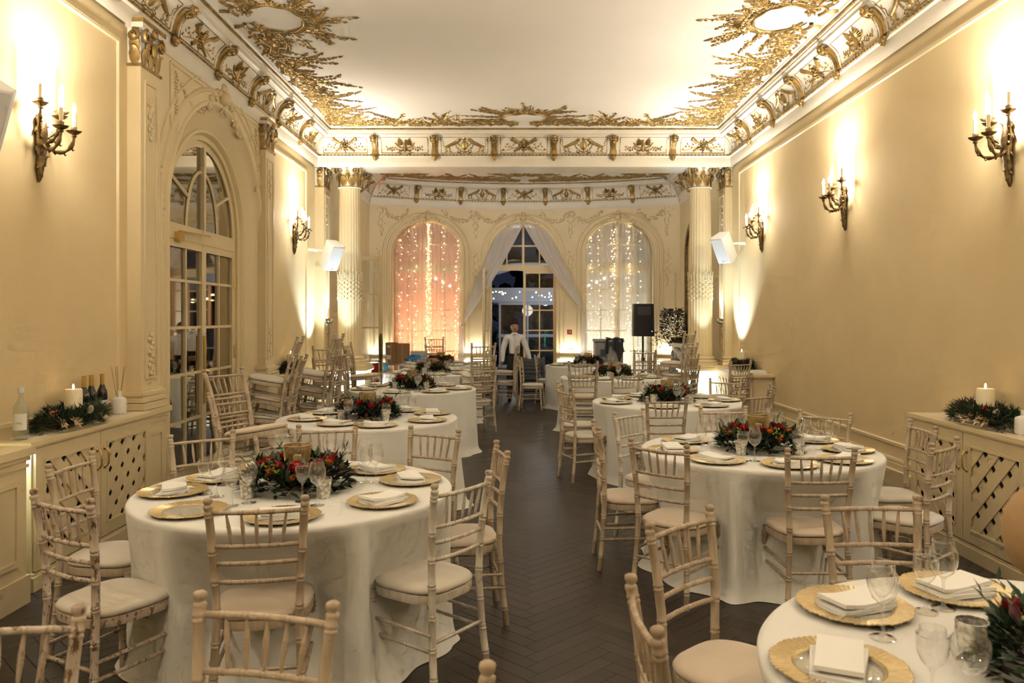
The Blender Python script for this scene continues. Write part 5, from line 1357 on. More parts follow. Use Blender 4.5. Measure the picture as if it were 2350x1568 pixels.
def filigree():
    mb = MB(); n = 40; R0, R1, hh = .060, .070, .105
    for sg in (-1, 1):
        for k in range(n):
            t0 = 2*math.pi*k/n; mb.tube([((R0 + (R1-R0)*q)*math.cos(t0 + sg*q*1.1), (R0 + (R1-R0)*q)*math.sin(t0 + sg*q*1.1), hh*q) for q in (0, .25, .5, .75, 1)], .0013, 4)
    for z, r in ((0, R0), (hh, R1)): mb.tube([(r*math.cos(2*math.pi*k/32), r*math.sin(2*math.pi*k/32), z) for k in range(33)], .0028, 5)
    return mb.mesh('filigree', 60)
FIL = filigree(); FIL.materials.append(mat('dull_gold_wire', (.42, .30, .13), .42, .75))
INN = MB().lathe([(0, .003), (.056, .003), (.066, .102), (.065, .102), (.055, .005), (0, .005)], 24).mesh('glass_liner'); INN.materials.append(glassy('liner_glass', (.96, .94, .88), 1.0, .05, .04))
CAN = MB().lathe([(0, .006), (.022, .006), (.022, .05), (.020, .053), (.0, .052)], 14).mesh('tealight_candle'); CAN.materials.append(M['wax'])
VOT = MB().lathe([(0, .0), (.030, .0), (.031, .006), (.040, .095), (.0375, .095), (.029, .008), (0, .007)], 20).mesh('votive_cup'); 
def crackle():
    m, N, L, b = node_mat('crackled_silver_glass'); b.inputs['Metallic'].default_value = .75; b.inputs['Roughness'].default_value = .28
    v = N.new('ShaderNodeTexVoronoi'); v.inputs['Scale'].default_value = 90; tc = N.new('ShaderNodeTexCoord'); L.new(tc.outputs['Object'], v.inputs['Vector'])
    n = N.new('ShaderNodeTexNoise'); n.inputs['Scale'].default_value = 60; n.inputs['Detail'].default_value = 6; L.new(tc.outputs['Object'], n.inputs['Vector'])
    r = N.new('ShaderNodeValToRGB'); r.color_ramp.elements[0].position = .42; r.color_ramp.elements[0].color = (.42, .40, .35, 1); r.color_ramp.elements[1].position = .56; r.color_ramp.elements[1].color = (.80, .78, .72, 1)
    L.new(n.outputs['Fac'], r.inputs[0]); L.new(r.outputs[0], b.inputs['Base Color'])
    bp = N.new('ShaderNodeBump'); bp.inputs['Strength'].default_value = .4; L.new(v.outputs['Distance'], bp.inputs['Height']); L.new(bp.outputs[0], b.inputs['Normal']); return m
VOT.materials.append(crackle())
for n_, (key, ((cx, cy), R, ph, lab)) in enumerate(TABLES.items()):
    rd = random.Random(n_*31 + 2); rot = rd.uniform(0, 6.28)
    off = {'R0': (.02, -.02)}.get(key, (0, 0)); cx0, cy0 = cx + off[0], cy + off[1]
    w = empty('floral_wreath', (cx0, cy0, ZT)); tag(w, 'wreath of red roses, orange blooms and dark leaves on the %s' % ph, 'floral wreath', 'floral wreaths on the tables')
    o = put('foliage', WR[n_ % 2], None, w, (0, 0, 0), (0, 0, rot)); o['kind'] = 'stuff'
    def bloom(nm, me, t, q, s_=1.0, dz=0.0):
        rr = .165 - .085*math.cos(q); z = .015 + .115*math.sin(q) + dz
        put(nm, me, None, w, (rr*math.cos(t), rr*math.sin(t), z), ((q - math.pi/2)*.7*-math.sin(t), (q - math.pi/2)*.7*math.cos(t), rd.uniform(0, 6)), (s_, s_, s_))
    small = key in ('T4', 'T5', 'R3', 'R4')
    for k in range(6): bloom('rose', ROSE, -math.pi/2 + (k - 2.5)*.62 + rd.uniform(-.2, .2) if k < 6 else rd.uniform(0, 6.28), rd.uniform(1.2, 2.2), rd.uniform(.85, 1.1))
    for k in range(3): bloom('rose', ROSE, math.pi/2 + (k - 1)*.9, rd.uniform(1.3, 2.0), .85)
    for k in range(7): bloom('ranunculus', ORA, -math.pi/2 + (k - 3)*.55 + rd.uniform(-.2, .2), rd.uniform(1.1, 2.5), rd.uniform(.75, 1.0))
    if not small:
        for k in range(3): bloom('thistle', THI, -math.pi/2 + rd.uniform(-1.4, 1.4), rd.uniform(1.9, 2.6), 1.0, .012)
        for k in range(6): bloom('bud_cluster', BUD, rd.uniform(0, 6.28), rd.uniform(1.4, 2.4), 1.0, .01)
    h = empty('candle_holder', (cx0, cy0, ZT + .002)); tag(h, 'gold filigree candle holder inside the flowers on the %s' % ph, 'candle holder', 'gold candle holders')
    put('stand', MB().lathe([(0, 0), (.05, 0), (.05, .008), (.012, .014), (.010, .10), (.045, .112), (.058, .118), (0, .118)], 16), M['brass'], h)
    put('filigree', FIL, None, h, (0, 0, .116)); put('glass_liner', INN, None, h, (0, 0, .116)); put('tealight', CAN, None, h, (0, 0, .116))
    for q, t in enumerate(((-2.25, -.85) if not small else (-1.9,)) if key != 'R0' else (2.6,)):
        x, y = cx0 + .285*math.cos(t), cy0 + .285*math.sin(t)
        tag(put('votive_cup', VOT, None, None, (x, y, ZT + .001)), 'crackled silver votive cup, %s of the flowers on the %s' % (side_name(key, math.degrees(t)), ph), 'votive cup', 'silver votive cups')
# ---------------------------------------------------------------- lattice-door cabinets
def clip(poly, x0, x1, y0, y1):
    for ax, lim, sg in ((0, x0, 1), (0, x1, -1), (1, y0, 1), (1, y1, -1)):
        out = []
        for i in range(len(poly)):
            a, b = poly[i-1], poly[i]; da, db = sg*(a[ax]-lim), sg*(b[ax]-lim)
            if (da < 0) != (db < 0): t = da/(da-db); out.append((a[0]+(b[0]-a[0])*t, a[1]+(b[1]-a[1])*t))
            if db >= 0: out.append(b)
        poly = out
        if not poly: break
    return poly
def cabinet(wall, sgn, y0, y1, depth, label, led_near=True):
    """cabinet against a side wall; sgn points into the room; local u runs along y"""
    ZC_ = .90
    root = empty('lattice_cabinet', (wall, (y0 + y1)/2, 0)); tag(root, label, 'cabinet', 'lattice-door radiator cabinets'); L_ = (y1 - y0)/2
    X = lambda d: sgn*d
    b = MB(); a_, c_ = sorted((X(.004), X(depth - .02)))
    b.box((a_, -L_ + .07, 0), (c_, L_, .86)); put('body', b.mesh('body', smooth=False), M['cream'], root)
    t = MB()
    for e, z0, z1 in ((.035, .872, .90), (.022, .858, .872)): p, q = sorted((X(.002), X(depth + e - .01))); t.box((p, -L_ - (e - .035), z0), (q, L_ + (.0 if e > .03 else 0), z1))
    put('top_board', t.mesh('top_board', smooth=False), M['cream'], root)
    p, q = sorted((X(.05), X(depth - .06)))
    gr = MB(); gr.box((p, -L_ + .12, .9005), (q, L_ - .12, .9035))
    for k in range(40): yy = -L_ + .15 + (2*L_ - .3)*k/39; gr.box((p + .01, yy - .006, .9035), (q - .01, yy + .006, .9055))
    put('grille_panel', gr.mesh('grille_panel', smooth=False), M['white'], root)
    pl_ = MB(); p, q = sorted((X(depth - .03), X(depth + .008))); pl_.box((p, -L_ + .05, 0), (q, L_, .085)); p, q = sorted((X(depth - .03), X(depth - .002))); pl_.box((p, -L_ + .06, .085), (q, L_, .105)); put('plinth', pl_.mesh('plinth', smooth=False), M['cream'], root)
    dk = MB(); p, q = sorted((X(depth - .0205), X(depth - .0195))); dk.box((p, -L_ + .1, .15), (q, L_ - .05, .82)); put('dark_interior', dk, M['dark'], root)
    u_a, u_m, u_b = -L_ + .085, .03, L_ - .02
    for di, (ua, ub) in enumerate(((u_a, u_m - .003), (u_m + .003, u_b))):
        za, zb = .115, .852; mg = .085; d = MB()
        def bx(u0, u1, z0, z1, x0=depth - .018, x1=depth): p, q = sorted((X(x0), X(x1))); d.box((p, u0, z0), (q, u1, z1))
        bx(ua, ua + mg, za, zb); bx(ub - mg, ub, za, zb); bx(ua + mg, ub - mg, za, za + mg); bx(ua + mg, ub - mg, zb - mg, zb)
        do = put('door', d.mesh('door', smooth=False), M['cream'], root)
        fm = MB(); c = [(ua + mg, za + mg), (ub - mg, za + mg), (ub - mg, zb - mg), (ua + mg, zb - mg)]
        for a, b2 in zip(c, c[1:] + c[:1]): fm.bar((X(depth), a[0], a[1]), (X(depth), b2[0], b2[1]), .016, .012, (1, 0, 0))
        put('panel_moulding', fm.mesh('panel_moulding', smooth=False), M['cream'], do)
        w, gap = .078, .042; pit = w + gap
        for layer, (dirn, x0, x1) in enumerate(((1 if (di == 0) == (sgn > 0) else -1, depth - .010, depth - .002), (-1 if (di == 0) == (sgn > 0) else 1, depth - .018, depth - .011))):
            dx, dz = math.sqrt(.5)*dirn*sgn*-1, math.sqrt(.5); nx, nz = -dz, dx
            cx_, cz_ = (ua + ub)/2, (za + zb)/2
            for k in range(-7, 8):
                o_ = (k + .35)*pit; q = []
                for s_, e in ((-1, -w/2), (1, -w/2), (1, w/2), (-1, w/2)): q.append((cx_ + nx*(o_ + e) + dx*s_*1.2, cz_ + nz*(o_ + e) + dz*s_*1.2))
                q = clip(q, ua + mg, ub - mg, za + mg, zb - mg)
                if len(q) < 3: continue
                sl_ = MB(); p0, p1 = sorted((X(x0), X(x1))); sl_.prism(q, lambda u, v, dd: (dd, u, v), p0, p1)
                put('slat', sl_.mesh('slat', smooth=False), M['cream'], do)
        hy = (ub - .045) if di == 0 else (ua + .045); h = MB()
        h.tube([(X(depth), hy, .60), (X(depth + .018), hy, .605), (X(depth + .03), hy, .625), (X(depth + .032), hy, .665), (X(depth + .03), hy, .705), (X(depth + .018), hy, .725), (X(depth), hy, .73)], .006, 8)
        for z in (.60, .73): h.ball((X(depth + .004), hy, z), (.006, .014, .016), 8, 5)
        put('handle', h.mesh('handle', 60), M['brass'], do)
    if led_near:
        e = MB(); p, q = sorted((X(.02), X(depth - .03))); e.box((p, -L_ + .05, .850), (q, -L_ + .058, .856)); put('light_strip', e, M['led'], root)
        lamp('cabinet_strip_light', 'AREA', (wall + X(depth*.5), y0 + .05, .842), 2.6, (0.62, 0.82, 1.0), depth*.8, (wall + X(depth*.5), y0 + .055, 0), size_y=.02)
    return root
cabinet(XL, 1, 4.62, 6.20, .235, 'cream cabinet with diagonal lattice doors below the wine bottles')
cabinet(XR, -1, 4.60, 6.12, .265, 'cream cabinet with lattice doors and brass handles against the plain wall')
cabinet(XR, -1, 10.10, 11.95, .28, 'far cream cabinet at the end of the plain wall, under a candle wreath', False)
cabinet(XL, 1, 9.86, 11.60, .20, 'far cream cabinet behind the chair stacks on the mirrored-door side', False)

# ---------------------------------------------------------------- candle wreaths and bottles on the cabinets
PINE = wreath_mesh(31, .07, .185, .13, 620, .05, True); [PINE.materials.append(M[q]) for q in ('leaf1', 'leaf2')]
berry = MB(); rd = random.Random(8)
for k in range(9): berry.ball((rd.uniform(-.025, .025), rd.uniform(-.025, .025), rd.uniform(0, .03)), .0085, 7, 5)
BER = berry.mesh('berry_cluster', 60); BER.materials.append(mat('red_berry', (.28, .008, .012), .3))
cone = MB()
for j in range(7):
    for k in range(7):
        t = 2*math.pi*k/7 + j*.45; r_ = .016*math.sin(.5 + j*.38); cone.ball((r_*math.cos(t), r_*math.sin(t), .008*j), (.007, .007, .005), 5, 3)
CON = cone.mesh('pine_cone', 60); CON.materials.append(mat('frosted_cone', (.50, .42, .27), .6, var=.4, scale=40))
pst = MB()
for k in range(6): leaf_at(pst, Vector((0, 0, 0)), Vector((math.cos(k*1.05), math.sin(k*1.05), .25)), .06, .03, Vector((0, 0, 1)))
POI = pst.mesh('gold_poinsettia', smooth=False); POI.materials.append(mat('rose_gold_leaf', (.62, .42, .25), .35, .5))
def candle_wreath(x, y, sx, sy, label, clabel, z=.906):
    w = empty('pine_wreath', (x, y, z)); tag(w, label, 'wreath', 'pine wreaths on the cabinets'); rd = random.Random(int(y*100))
    o = put('foliage', PINE, None, w, (0, 0, 0), (0, 0, 0), (sx, sy, 1)); o['kind'] = 'stuff'
    for k in range(9):
        t = rd.uniform(0, 6.28); put('berry_cluster', BER, None, w, (.13*sx*math.cos(t), .13*sy*math.sin(t), .09 + rd.uniform(0, .03)))
    for k in range(4): t = rd.uniform(0, 6.28); put('pine_cone', CON, None, w, (.15*sx*math.cos(t), .14*sy*math.sin(t), .09), (rd.uniform(-.6, .6), rd.uniform(-.6, .6), 0))
    for k in range(3): t = (0 if x < 0 else math.pi) + rd.uniform(-.9, .9); put('gold_poinsettia', POI, None, w, (.17*sx*math.cos(t), .17*sy*math.sin(t), .05), (0, .9 if x < 0 else -.9, 0))
    c = empty('pillar_candle', (x, y, z)); tag(c, clabel, 'candle', 'pillar candles on the cabinets')
    put('wax', MB().lathe([(0, 0), (.055, 0), (.056, .01), (.056, .245), (.052, .252), (.045, .246), (0, .243)], 28), M['wax'], c)
    put('flame', MB().ball((0, 0, .268), (.007, .007, .02), 8, 8), M['flame'], c)
    put('wick', MB().tube([(0, 0, .24), (0, 0, .252)], .0015, 5), M['dark'], c)
candle_wreath(-2.985, 5.28, .62, 2.0, 'pine wreath with red berries and gold leaves beside the wine bottles', 'thick ivory candle burning beside the wine bottles')
candle_wreath(3.185, 5.33, .66, 1.9, 'pine wreath with red berries on the cabinet with brass handles', 'thick ivory candle burning on the cabinet with brass handles')
candle_wreath(3.17, 11.05, .7, 1.9, 'pine wreath on the far cabinet by the beam, plain-wall side', 'thick ivory candle burning on the far cabinet, plain-wall side')
candle_wreath(-3.01, 10.45, .5, 1.6, 'pine wreath on the far cabinet behind the chair stacks', 'thick ivory candle burning behind the chair stacks')
wg = mat('dark_bottle_glass', (.010, .011, .009), .06, coat=.3); foil = mat('gold_foil', (.55, .36, .10), .4, .6); paper = mat('paper_label', (.78, .76, .70), .8)
for k, (x, y, lab) in enumerate(((-3.045, 5.52, 'dark wine bottle with gold neck foil, one beside the candle'), (-3.06, 5.64, 'dark wine bottle with gold neck foil, middle of the three'), (-3.045, 5.76, 'dark wine bottle with gold neck foil, one beside the reed diffuser'))):
    b = empty('wine_bottle', (x, y, .906)); tag(b, lab, 'bottle', 'three wine bottles on the cabinet')
    put('bottle_body', MB().lathe([(0, 0), (.034, 0), (.0365, .006), (.0365, .17), (.034, .195), (.022, .222), (.0145, .245), (.0135, .30), (.0145, .318), (0, .318)], 20).mesh('bottle_body', 50), wg, b)
    put('neck_foil', MB().lathe([(.0150, .236), (.0152, .25), (.0145, .32), (0, .321)], 16), foil, b)
    put('paper_label', MB().lathe([(.0369, .045), (.0369, .13)], 20, a0=-2.2, a1=1.6), paper, b)
d = empty('reed_diffuser', (-3.035, 5.98, .906)); tag(d, 'white reed diffuser with wooden sticks next to the wine bottles', 'diffuser')
cer = mat('white_ceramic', (.80, .78, .73), .35)
put('vase', MB().lathe([(0, 0), (.05, 0), (.055, .01), (.055, .10), (.05, .118), (.022, .130), (.02, .135), (.02, .175), (.017, .175), (.017, .14), (0, .12)], 28), cer, d)
for k in range(5):
    t = 2*math.pi*k/5; put('reed', MB().tube([(0, 0, .03), (.05*math.cos(t)*.8, .075*math.sin(t), .36)], .0022, 5), mat('reed_wood', (.42, .25, .13), .7) if k == 0 else bpy.data.materials['reed_wood'], d)
d = empty('ceramic_jar', (3.19, 4.93, .906)); tag(d, 'white ceramic jar next to the wreath on the brass-handled cabinet', 'jar')
put('jar_body', MB().lathe([(0, 0), (.05, 0), (.055, .01), (.055, .09), (.05, .105), (.02, .118), (.02, .15), (.016, .15), (0, .12)], 24), cer, d)
def bottle(x, y, z, label, labcol, text, h=.30, r=.040):
    b = empty('water_bottle', (x, y, z)); tag(b, label, 'bottle', 'clear water bottles')
    put('bottle_glass', MB().lathe([(0, 0), (r*.9, 0), (r, .008), (r, h*.58), (r*.9, h*.66), (r*.45, h*.76), (r*.36, h*.82), (r*.36, h*.93), (r*.3, h*.93)], 24).mesh('bottle_glass', 60), glassy('bottle_glass', (.86, .90, .88), 1.0, .03, .07, .08), b)
    put('cap', MB().lathe([(r*.4, h*.9), (r*.42, h), (0, h)], 14), mat('bottle_cap', (.75, .77, .8), .4), b)
    put('label', MB().lathe([(r*1.01, h*.18), (r*1.01, h*.50)], 24, a0=-2.6, a1=-.2), mat('bottle_label', labcol, .7), b)
    if text:
        tcv = bpy.data.curves.new('lettering', 'FONT'); tcv.body = text; tcv.size = .016; tcv.align_x = 'CENTER'
        to = bpy.data.objects.new('lettering', tcv); COL.objects.link(to); dg = bpy.context.evaluated_depsgraph_get(); me = bpy.data.meshes.new_from_object(to.evaluated_get(dg)); bpy.data.objects.remove(to)
        vs = []
        for v in me.vertices: a = -1.25 + v.co.x/(r*1.02); v.co = (r*1.025*math.cos(a), r*1.025*math.sin(a), h*.30 + v.co.y)
        me.update(); put('lettering', me, mat('ink', (.12, .11, .10), .8), b)
bottle(-3.0, 4.745, .906, 'clear glass water bottle with white label at the end of the cabinet', (.80, .79, .75), 'STILL', .31, .042)
bottle(-2.05, 12.25, ZT, 'water bottle with blue label on the fourth mirror-side table', (.05, .28, .55), None, .30, .040)
cl_ = MB()
for k in range(3): cl_.box((-.10 + .01*k, -.07 + .01*k, .012*k), (.10 - .01*k, .07 - .006*k, .012*(k + 1)))
tag(put('folded_cloth', cl_, M['napkin'], None, (3.19, 10.38, .907)), 'folded white cloths left on the far cabinet, plain-wall side', 'cloth')

# ---------------------------------------------------------------- candle sconces
def sconce_proto():
    root = empty('wall_sconce')                       # out of the wall = +x
    st = MB()
    st.tube([(.012, 0, -.32), (.018, .004, -.28), (.02, -.006, -.22), (.026, .004, -.15), (.03, 0, -.08), (.028, 0, .0), (.03, .004, .06), (.026, 0, .13)], [.006, .018, .022, .028, .034, .04, .03, .016], 10)
    for sg in (-1, 1):
        for z0, s_ in ((-.24, .05), (-.12, .07), (0, .08), (.08, .05)):
            st.tube([(.02, sg*(.01 + s_*.5*t), z0 + s_*(t - .9*t*t*t) + .012*math.sin(t*6)) for t in (0, .3, .6, .85, 1.0, 1.1)], [.012, .014, .012, .009, .006, .002], 6)
    for k in range(6): leafy(st, .03, .03*math.sin(k*2.1), .9, .4*math.sin(k*2.1), -.28 + .065*k, .07, .045, .02)
    put('backplate', st.mesh('backplate', 60), M['bronze'], root)
    ARM = [(-.115, .095, .16, .06), (.115, .095, .16, .06), (-.075, .20, .02, -.10), (.075, .20, .02, -.10), (0, .15, .10, -.02)]
    for s_, o_, h, low in ARM:
        a = empty('arm'); a.parent = root
        am = MB(); p0 = Vector((.03, 0, -.06)); p1 = Vector((o_*.5, s_*.6, low - .06)); p2 = Vector((o_*.95, s_*1.05, low - .02)); p3 = Vector((o_, s_, h - .03))
        pts = []
        for k in range(13):
            t = k/12; pts.append(p0*(1-t)**3 + p1*(3*t*(1-t)**2) + p2*(3*t*t*(1-t)) + p3*t**3)
        am.tube(pts, [.012 + .004*math.sin(k*1.5) for k in range(13)], 7)
        for k in (3, 6, 9): am.tube([pts[k], pts[k] + Vector((.01, .012, -.02)), pts[k] + Vector((.022, .014, -.012))], [.008, .006, .001], 5)
        am.lathe([(.005, h - .035), (.016, h - .028), (.012, h - .015), (.03, h - .006), (.044, h + .004), (.046, h + .009), (.03, h + .004), (.014, h + .006), (.017, h + .02), (.019, h + .035), (.013, h + .04), (0, h + .04)], 14, (o_, s_, 0), wob=lambda t, z: 1 + .14*math.cos(5*t))
        put('candle_arm', am.mesh('candle_arm', 60), M['bronze'], a)
        put('candle_tube', MB().lathe([(.0125, h + .036), (.0125, h + .125), (.009, h + .128), (0, h + .128)], 12, (o_, s_, 0)), M['wax'], a)
        put('bulb', MB().lathe([(.0, h + .128), (.008, h + .13), (.0135, h + .15), (.012, h + .17), (.005, h + .19), (0, h + .20)], 10, (o_, s_, 0)), M['bulb'], a)
    return remember(root)
SP = sconce_proto()
SLAB = ['bronze candle sconce beside the mirrored door, above the wine bottles', 'bronze candle sconce on the far side of the mirrored door',
        'bronze candle sconce above the brass-handled cabinet, first on the plain wall', 'bronze candle sconce in the middle of the plain wall', 'bronze candle sconce next to the white speaker, last on the plain wall']
for k, (x, y, s_) in enumerate(SCONCES[:5]):
    o = SP if k == 0 else clone(SP); o.location = (x, y, SZ); o.rotation_euler = (0, 0, 0 if s_ > 0 else math.pi); tag(o, SLAB[k], 'wall sconce', 'bronze candle sconces')

# ---------------------------------------------------------------- white wall loudspeakers, chrome uplighters
def wall_speaker(c, wallp, aim, roll, label):
    r = empty('wall_speaker', c); tag(r, label, 'loudspeaker', 'white wall loudspeakers')
    q = (Vector(aim)).to_track_quat('-Y', 'Z').to_euler(); r.rotation_euler = q
    b = MB(); w0, w1, h_, d_ = .135, .085, .20, .12
    vs = [(-w1, d_, -h_), (w1, d_, -h_), (w0, -d_*.6, -h_), (w0*.7, -d_, -h_), (-w0*.7, -d_, -h_), (-w0, -d_*.6, -h_)]; vs += [(x, y, h_) for x, y, z in vs]
    b.add(vs, [(5, 4, 3, 2, 1, 0), (6, 7, 8, 9, 10, 11)] + [(i, (i+1) % 6, 6 + (i+1) % 6, 6 + i) for i in range(6)])
    body = put('enclosure', b.mesh('enclosure', 40), M['speaker'], r); bv = body.modifiers.new('edge', 'BEVEL'); bv.width = .008; bv.segments = 2
    put('grille', MB().box((-w0*.62, -d_ - .004, -h_ + .015), (w0*.62, -d_ + .002, h_ - .015)), mat('speaker_grille', (.70, .69, .67), .6) if 'speaker_grille' not in bpy.data.materials else bpy.data.materials['speaker_grille'], r)
    put('badge', MB().box((-.02, -d_ - .006, -h_ + .03), (.02, -d_ - .003, -h_ + .04)), M['grey'], r)
    inv = Matrix.Translation(c) @ q.to_matrix().to_4x4(); wl_ = inv.inverted() @ Vector(wallp)
    put('mount_arm', MB().tube([(0, d_ - .02, 0), tuple(wl_*.6 + Vector((0, d_*.4, 0))), tuple(wl_)], .022, 8), M['speaker'], r)
wall_speaker((-2.77, 11.72, 2.57), (XL, 11.72, 2.66), (.62, -.60, -.52), .3, 'white loudspeaker tilted down from the wall beside the fluted column, mirrored-door side')
wall_speaker((3.02, 11.42, 2.66), (XR, 11.42, 2.72), (-.66, -.55, -.52), -.3, 'white loudspeaker tilted down from the plain wall next to the last sconce')
wall_speaker((-2.90, 4.20, 2.73), (XL + .15, 4.20, 2.82), (.70, -.45, -.5), .3, 'white loudspeaker corner cut off by the picture edge near the first sconce')
for x, y, sg, lab in ((-2.975, 12.30, 1, 'chrome half-bowl uplighter on the pilaster, mirrored-door side'), (3.22, 12.30, -1, 'chrome half-bowl uplighter on the pilaster, plain-wall side')):
    u = empty('bowl_uplighter', (x, y, 1.62)); tag(u, lab, 'uplighter', 'chrome uplighters')
    prof = [(.02 + .085*math.sin(t), -.085*math.cos(t) + .0) for t in [math.pi/2*k/8 for k in range(9)]]
    put('bowl', MB().lathe([(0, -.087)] + prof + [(.098, .004), (.09, -.01)], 24, a0=-math.pi/2 if sg > 0 else math.pi/2, a1=math.pi/2 if sg > 0 else 3*math.pi/2), M['chrome'], u)
    put('lamp_disc', MB().lathe([(0, -.02), (.07, -.02)], 16, a0=-math.pi/2 if sg > 0 else math.pi/2, a1=math.pi/2 if sg > 0 else 3*math.pi/2), M['led'], u)
    lamp('bowl_uplight', 'SPOT', (x + sg*.05, y, 1.64), 45, COOL, .03, (x - sg*.06, y, 4.4), 70, .6)
# light strips under the caps of the column pedestals
for x in (-2.63, 2.89):
    lamp('pedestal_strip_light', 'AREA', (x, 11.99, .80), 16, COOL, .56, (x, 12.10, .1), size_y=.03)

# ---------------------------------------------------------------- things along the alcove
cp = empty('alarm_call_point', Q(1307, 762, 16.72)); tag(cp, 'small red fire alarm call point on the wall between the arches', 'alarm')
put('red_box', MB().box((-.05, -.03, -.05), (.05, .01, .05)), mat('alarm_red', (.55, .02, .02), .4), cp); put('white_plate', MB().box((-.028, -.034, -.026), (.028, -.03, .026)), paper, cp)
for dx, dz in ((-.016, 0), (.016, 0), (0, 0)): put('arrow_mark', MB().box((dx - .006, -.036, -.014), (dx + .006, -.034, .014)), bpy.data.materials['alarm_red'], cp)
pa = empty('stand_loudspeaker', (2.50, 15.55, 0)); tag(pa, 'black loudspeaker on a tripod stand in front of the pale gauze curtain', 'loudspeaker')
zb = 1.27
b = MB(); vs = []
prof2 = [(-.20, .14), (-.12, .17), (.12, .17), (.20, .14), (.205, -.13), (.16, -.175), (-.16, -.175), (-.205, -.13)]
n = len(prof2); b.prism(prof2, lambda u, v, d_: (u*(1 - .10*max(0, d_ - .5)), v, zb + d_*.64), 0, 1)
cab = put('enclosure', b.mesh('enclosure', 30), M['black'], pa)
gm = mat('speaker_mesh', (.055, .055, .058), .6)
put('horn', MB().box((-.13, -.182, zb + .42), (.13, -.172, zb + .58)), gm, pa)
put('woofer_grille', MB().lathe([(0, -.02), (.10, -.016), (.165, -.004), (.175, .0)], 28).mesh('woofer_grille'), gm, pa, (0, -.173, zb + .22), (math.pi/2, 0, 0))
put('status_light', MB().ball((.15, -.178, zb + .10), .008, 6, 4), emis('blue_led', (.15, .25, 1), 12), pa)
put('pole', MB().tube([(0, 0, .25), (0, 0, zb)], .02, 10), M['black'], pa); put('collar', MB().lathe([(.03, .75), (.035, .77), (.035, .83), (.03, .85)], 12), M['black'], pa)
for k in range(3): t = .5 + 2*math.pi*k/3; put('leg', MB().tube([(0, 0, .62), (.34*math.cos(t), .34*math.sin(t), .02)], .013, 8), M['black'], pa); put('brace', MB().tube([(0, 0, .30), (.19*math.cos(t), .19*math.sin(t), .29)], .008, 6), M['black'], pa)
ct = empty('storage_cart', (1.88, 16.02, 0)); tag(ct, 'tall grey plastic cart with rounded edges behind the fifth plain-wall table', 'cart')
b = MB().box((-.30, -.26, .12), (.26, .20, 1.14)); bo = put('cart_body', b.mesh('cart_body', smooth=False), M['grey'], ct); bv = bo.modifiers.new('edge', 'BEVEL'); bv.width = .03; bv.segments = 3
lid = put('lid', MB().box((-.32, -.28, 1.14), (.28, .22, 1.20)), M['grey'], ct); bv = lid.modifiers.new('edge', 'BEVEL'); bv.width = .02; bv.segments = 2
put('recess_handle', MB().box((-.20, -.275, .86), (-.12, -.255, 1.0)), M['crate'], ct)
for sx in (-.22, .18):
    for sy in (-.18, .14): put('caster', MB().tube([(sx - .015, sy, .06), (sx + .015, sy, .06)], .06, 14), M['black'], ct)
jk = MB(); vs = []; nu, nv = 18, 22
for j in range(nv + 1):
    for i in range(nu + 1):
        u, v = i/nu, j/nv; x = 1.79 + .34*u + .03*v*(u - .5) + .012*math.sin(v*7); s_ = v*.72
        if s_ < .26: y, z = 16.0 - s_, 1.222 + .012*math.sin(u*11 + v*4)
        else: y, z = 15.738 - .022*math.sin(u*13 + v*2) - .012*math.sin(u*29), 1.212 - (s_ - .26)*(.62 + .28*math.sin(u*7.5 + 2.2) + .1*math.sin(u*19))
        vs.append((x, y, z))
jk.add(vs, [(j*(nu+1)+i, j*(nu+1)+i+1, (j+1)*(nu+1)+i+1, (j+1)*(nu+1)+i) for j in range(nv) for i in range(nu)])
o = put('draped_jacket', jk.mesh('draped_jacket', 60), mat('charcoal_wool', (.055, .058, .065), .9, var=.2, scale=20)); tag(o, 'charcoal jacket thrown over the grey plastic cart', 'jacket'); sm = o.modifiers.new('cloth', 'SOLIDIFY'); sm.thickness = .008
# fireplace on the alcove's side wall with an overmantel mirror and a festive arrangement
fp = empty('marble_fireplace', (AR, 14.75, 0)); tag(fp, 'carved white marble fireplace with black opening on the alcove side wall', 'fireplace')
marb = mat('white_marble', (.66, .62, .56), .3, var=.15, scale=6)
put('mantel_shelf', MB().box((-.36, -.85, 1.12), (0, .85, 1.16)).box((-.33, -.82, 1.08), (0, .82, 1.12)), marb, fp)
for sy in (-1, 1):
    put('jamb', MB().box((-.27, sy*.70 - .13, 0), (0, sy*.70 + .13, 1.08)), marb, fp)
    s_ = MB()
    for k in range(10): s_.ball((-.28, sy*.70 + .05*math.sin(k*1.7), .12 + .09*k), (.03, .06, .06), 7, 5)
    put('carved_scroll', s_, marb, fp)
fz = MB(); fz.box((-.25, -.58, .86), (0, .58, 1.08))
for k in range(17): fz.ball((-.265, -.5 + 1.0*k/16, .90 + .10*abs(math.sin(k*.9)) - .05*math.cos(math.pi*(k-8)/8)), (.035, .05, .07), 7, 5)
put('carved_frieze', fz, marb, fp)
put('firebox', MB().box((-.20, -.57, 0), (-.002, .57, .86)), M['dark'], fp); put('hearth', MB().box((-.55, -.9, 0), (0, .9, .03)), marb, fp)
om = empty('overmantel_mirror', (AR - .01, 14.75, 0)); tag(om, 'arched dark-edged mirror above the marble fireplace', 'mirror')
poly = [(.62*math.cos(math.pi*k/20), 2.85 + .62*math.sin(math.pi*k/20)) for k in range(21)] + [(-.62, 1.25), (.62, 1.25)]
put('mirror_pane', MB().prism(poly, lambda u, v, d_: (d_, u, v), -.02, -.01).mesh('mirror_pane', smooth=False), M['mirror'], om)
fr_ = MB(); fr_.tube([(-.02, u, v) for u, v in poly + poly[:1]], .035, 6); put('mirror_frame', fr_.mesh('mirror_frame', 50), M['bronze'], om)
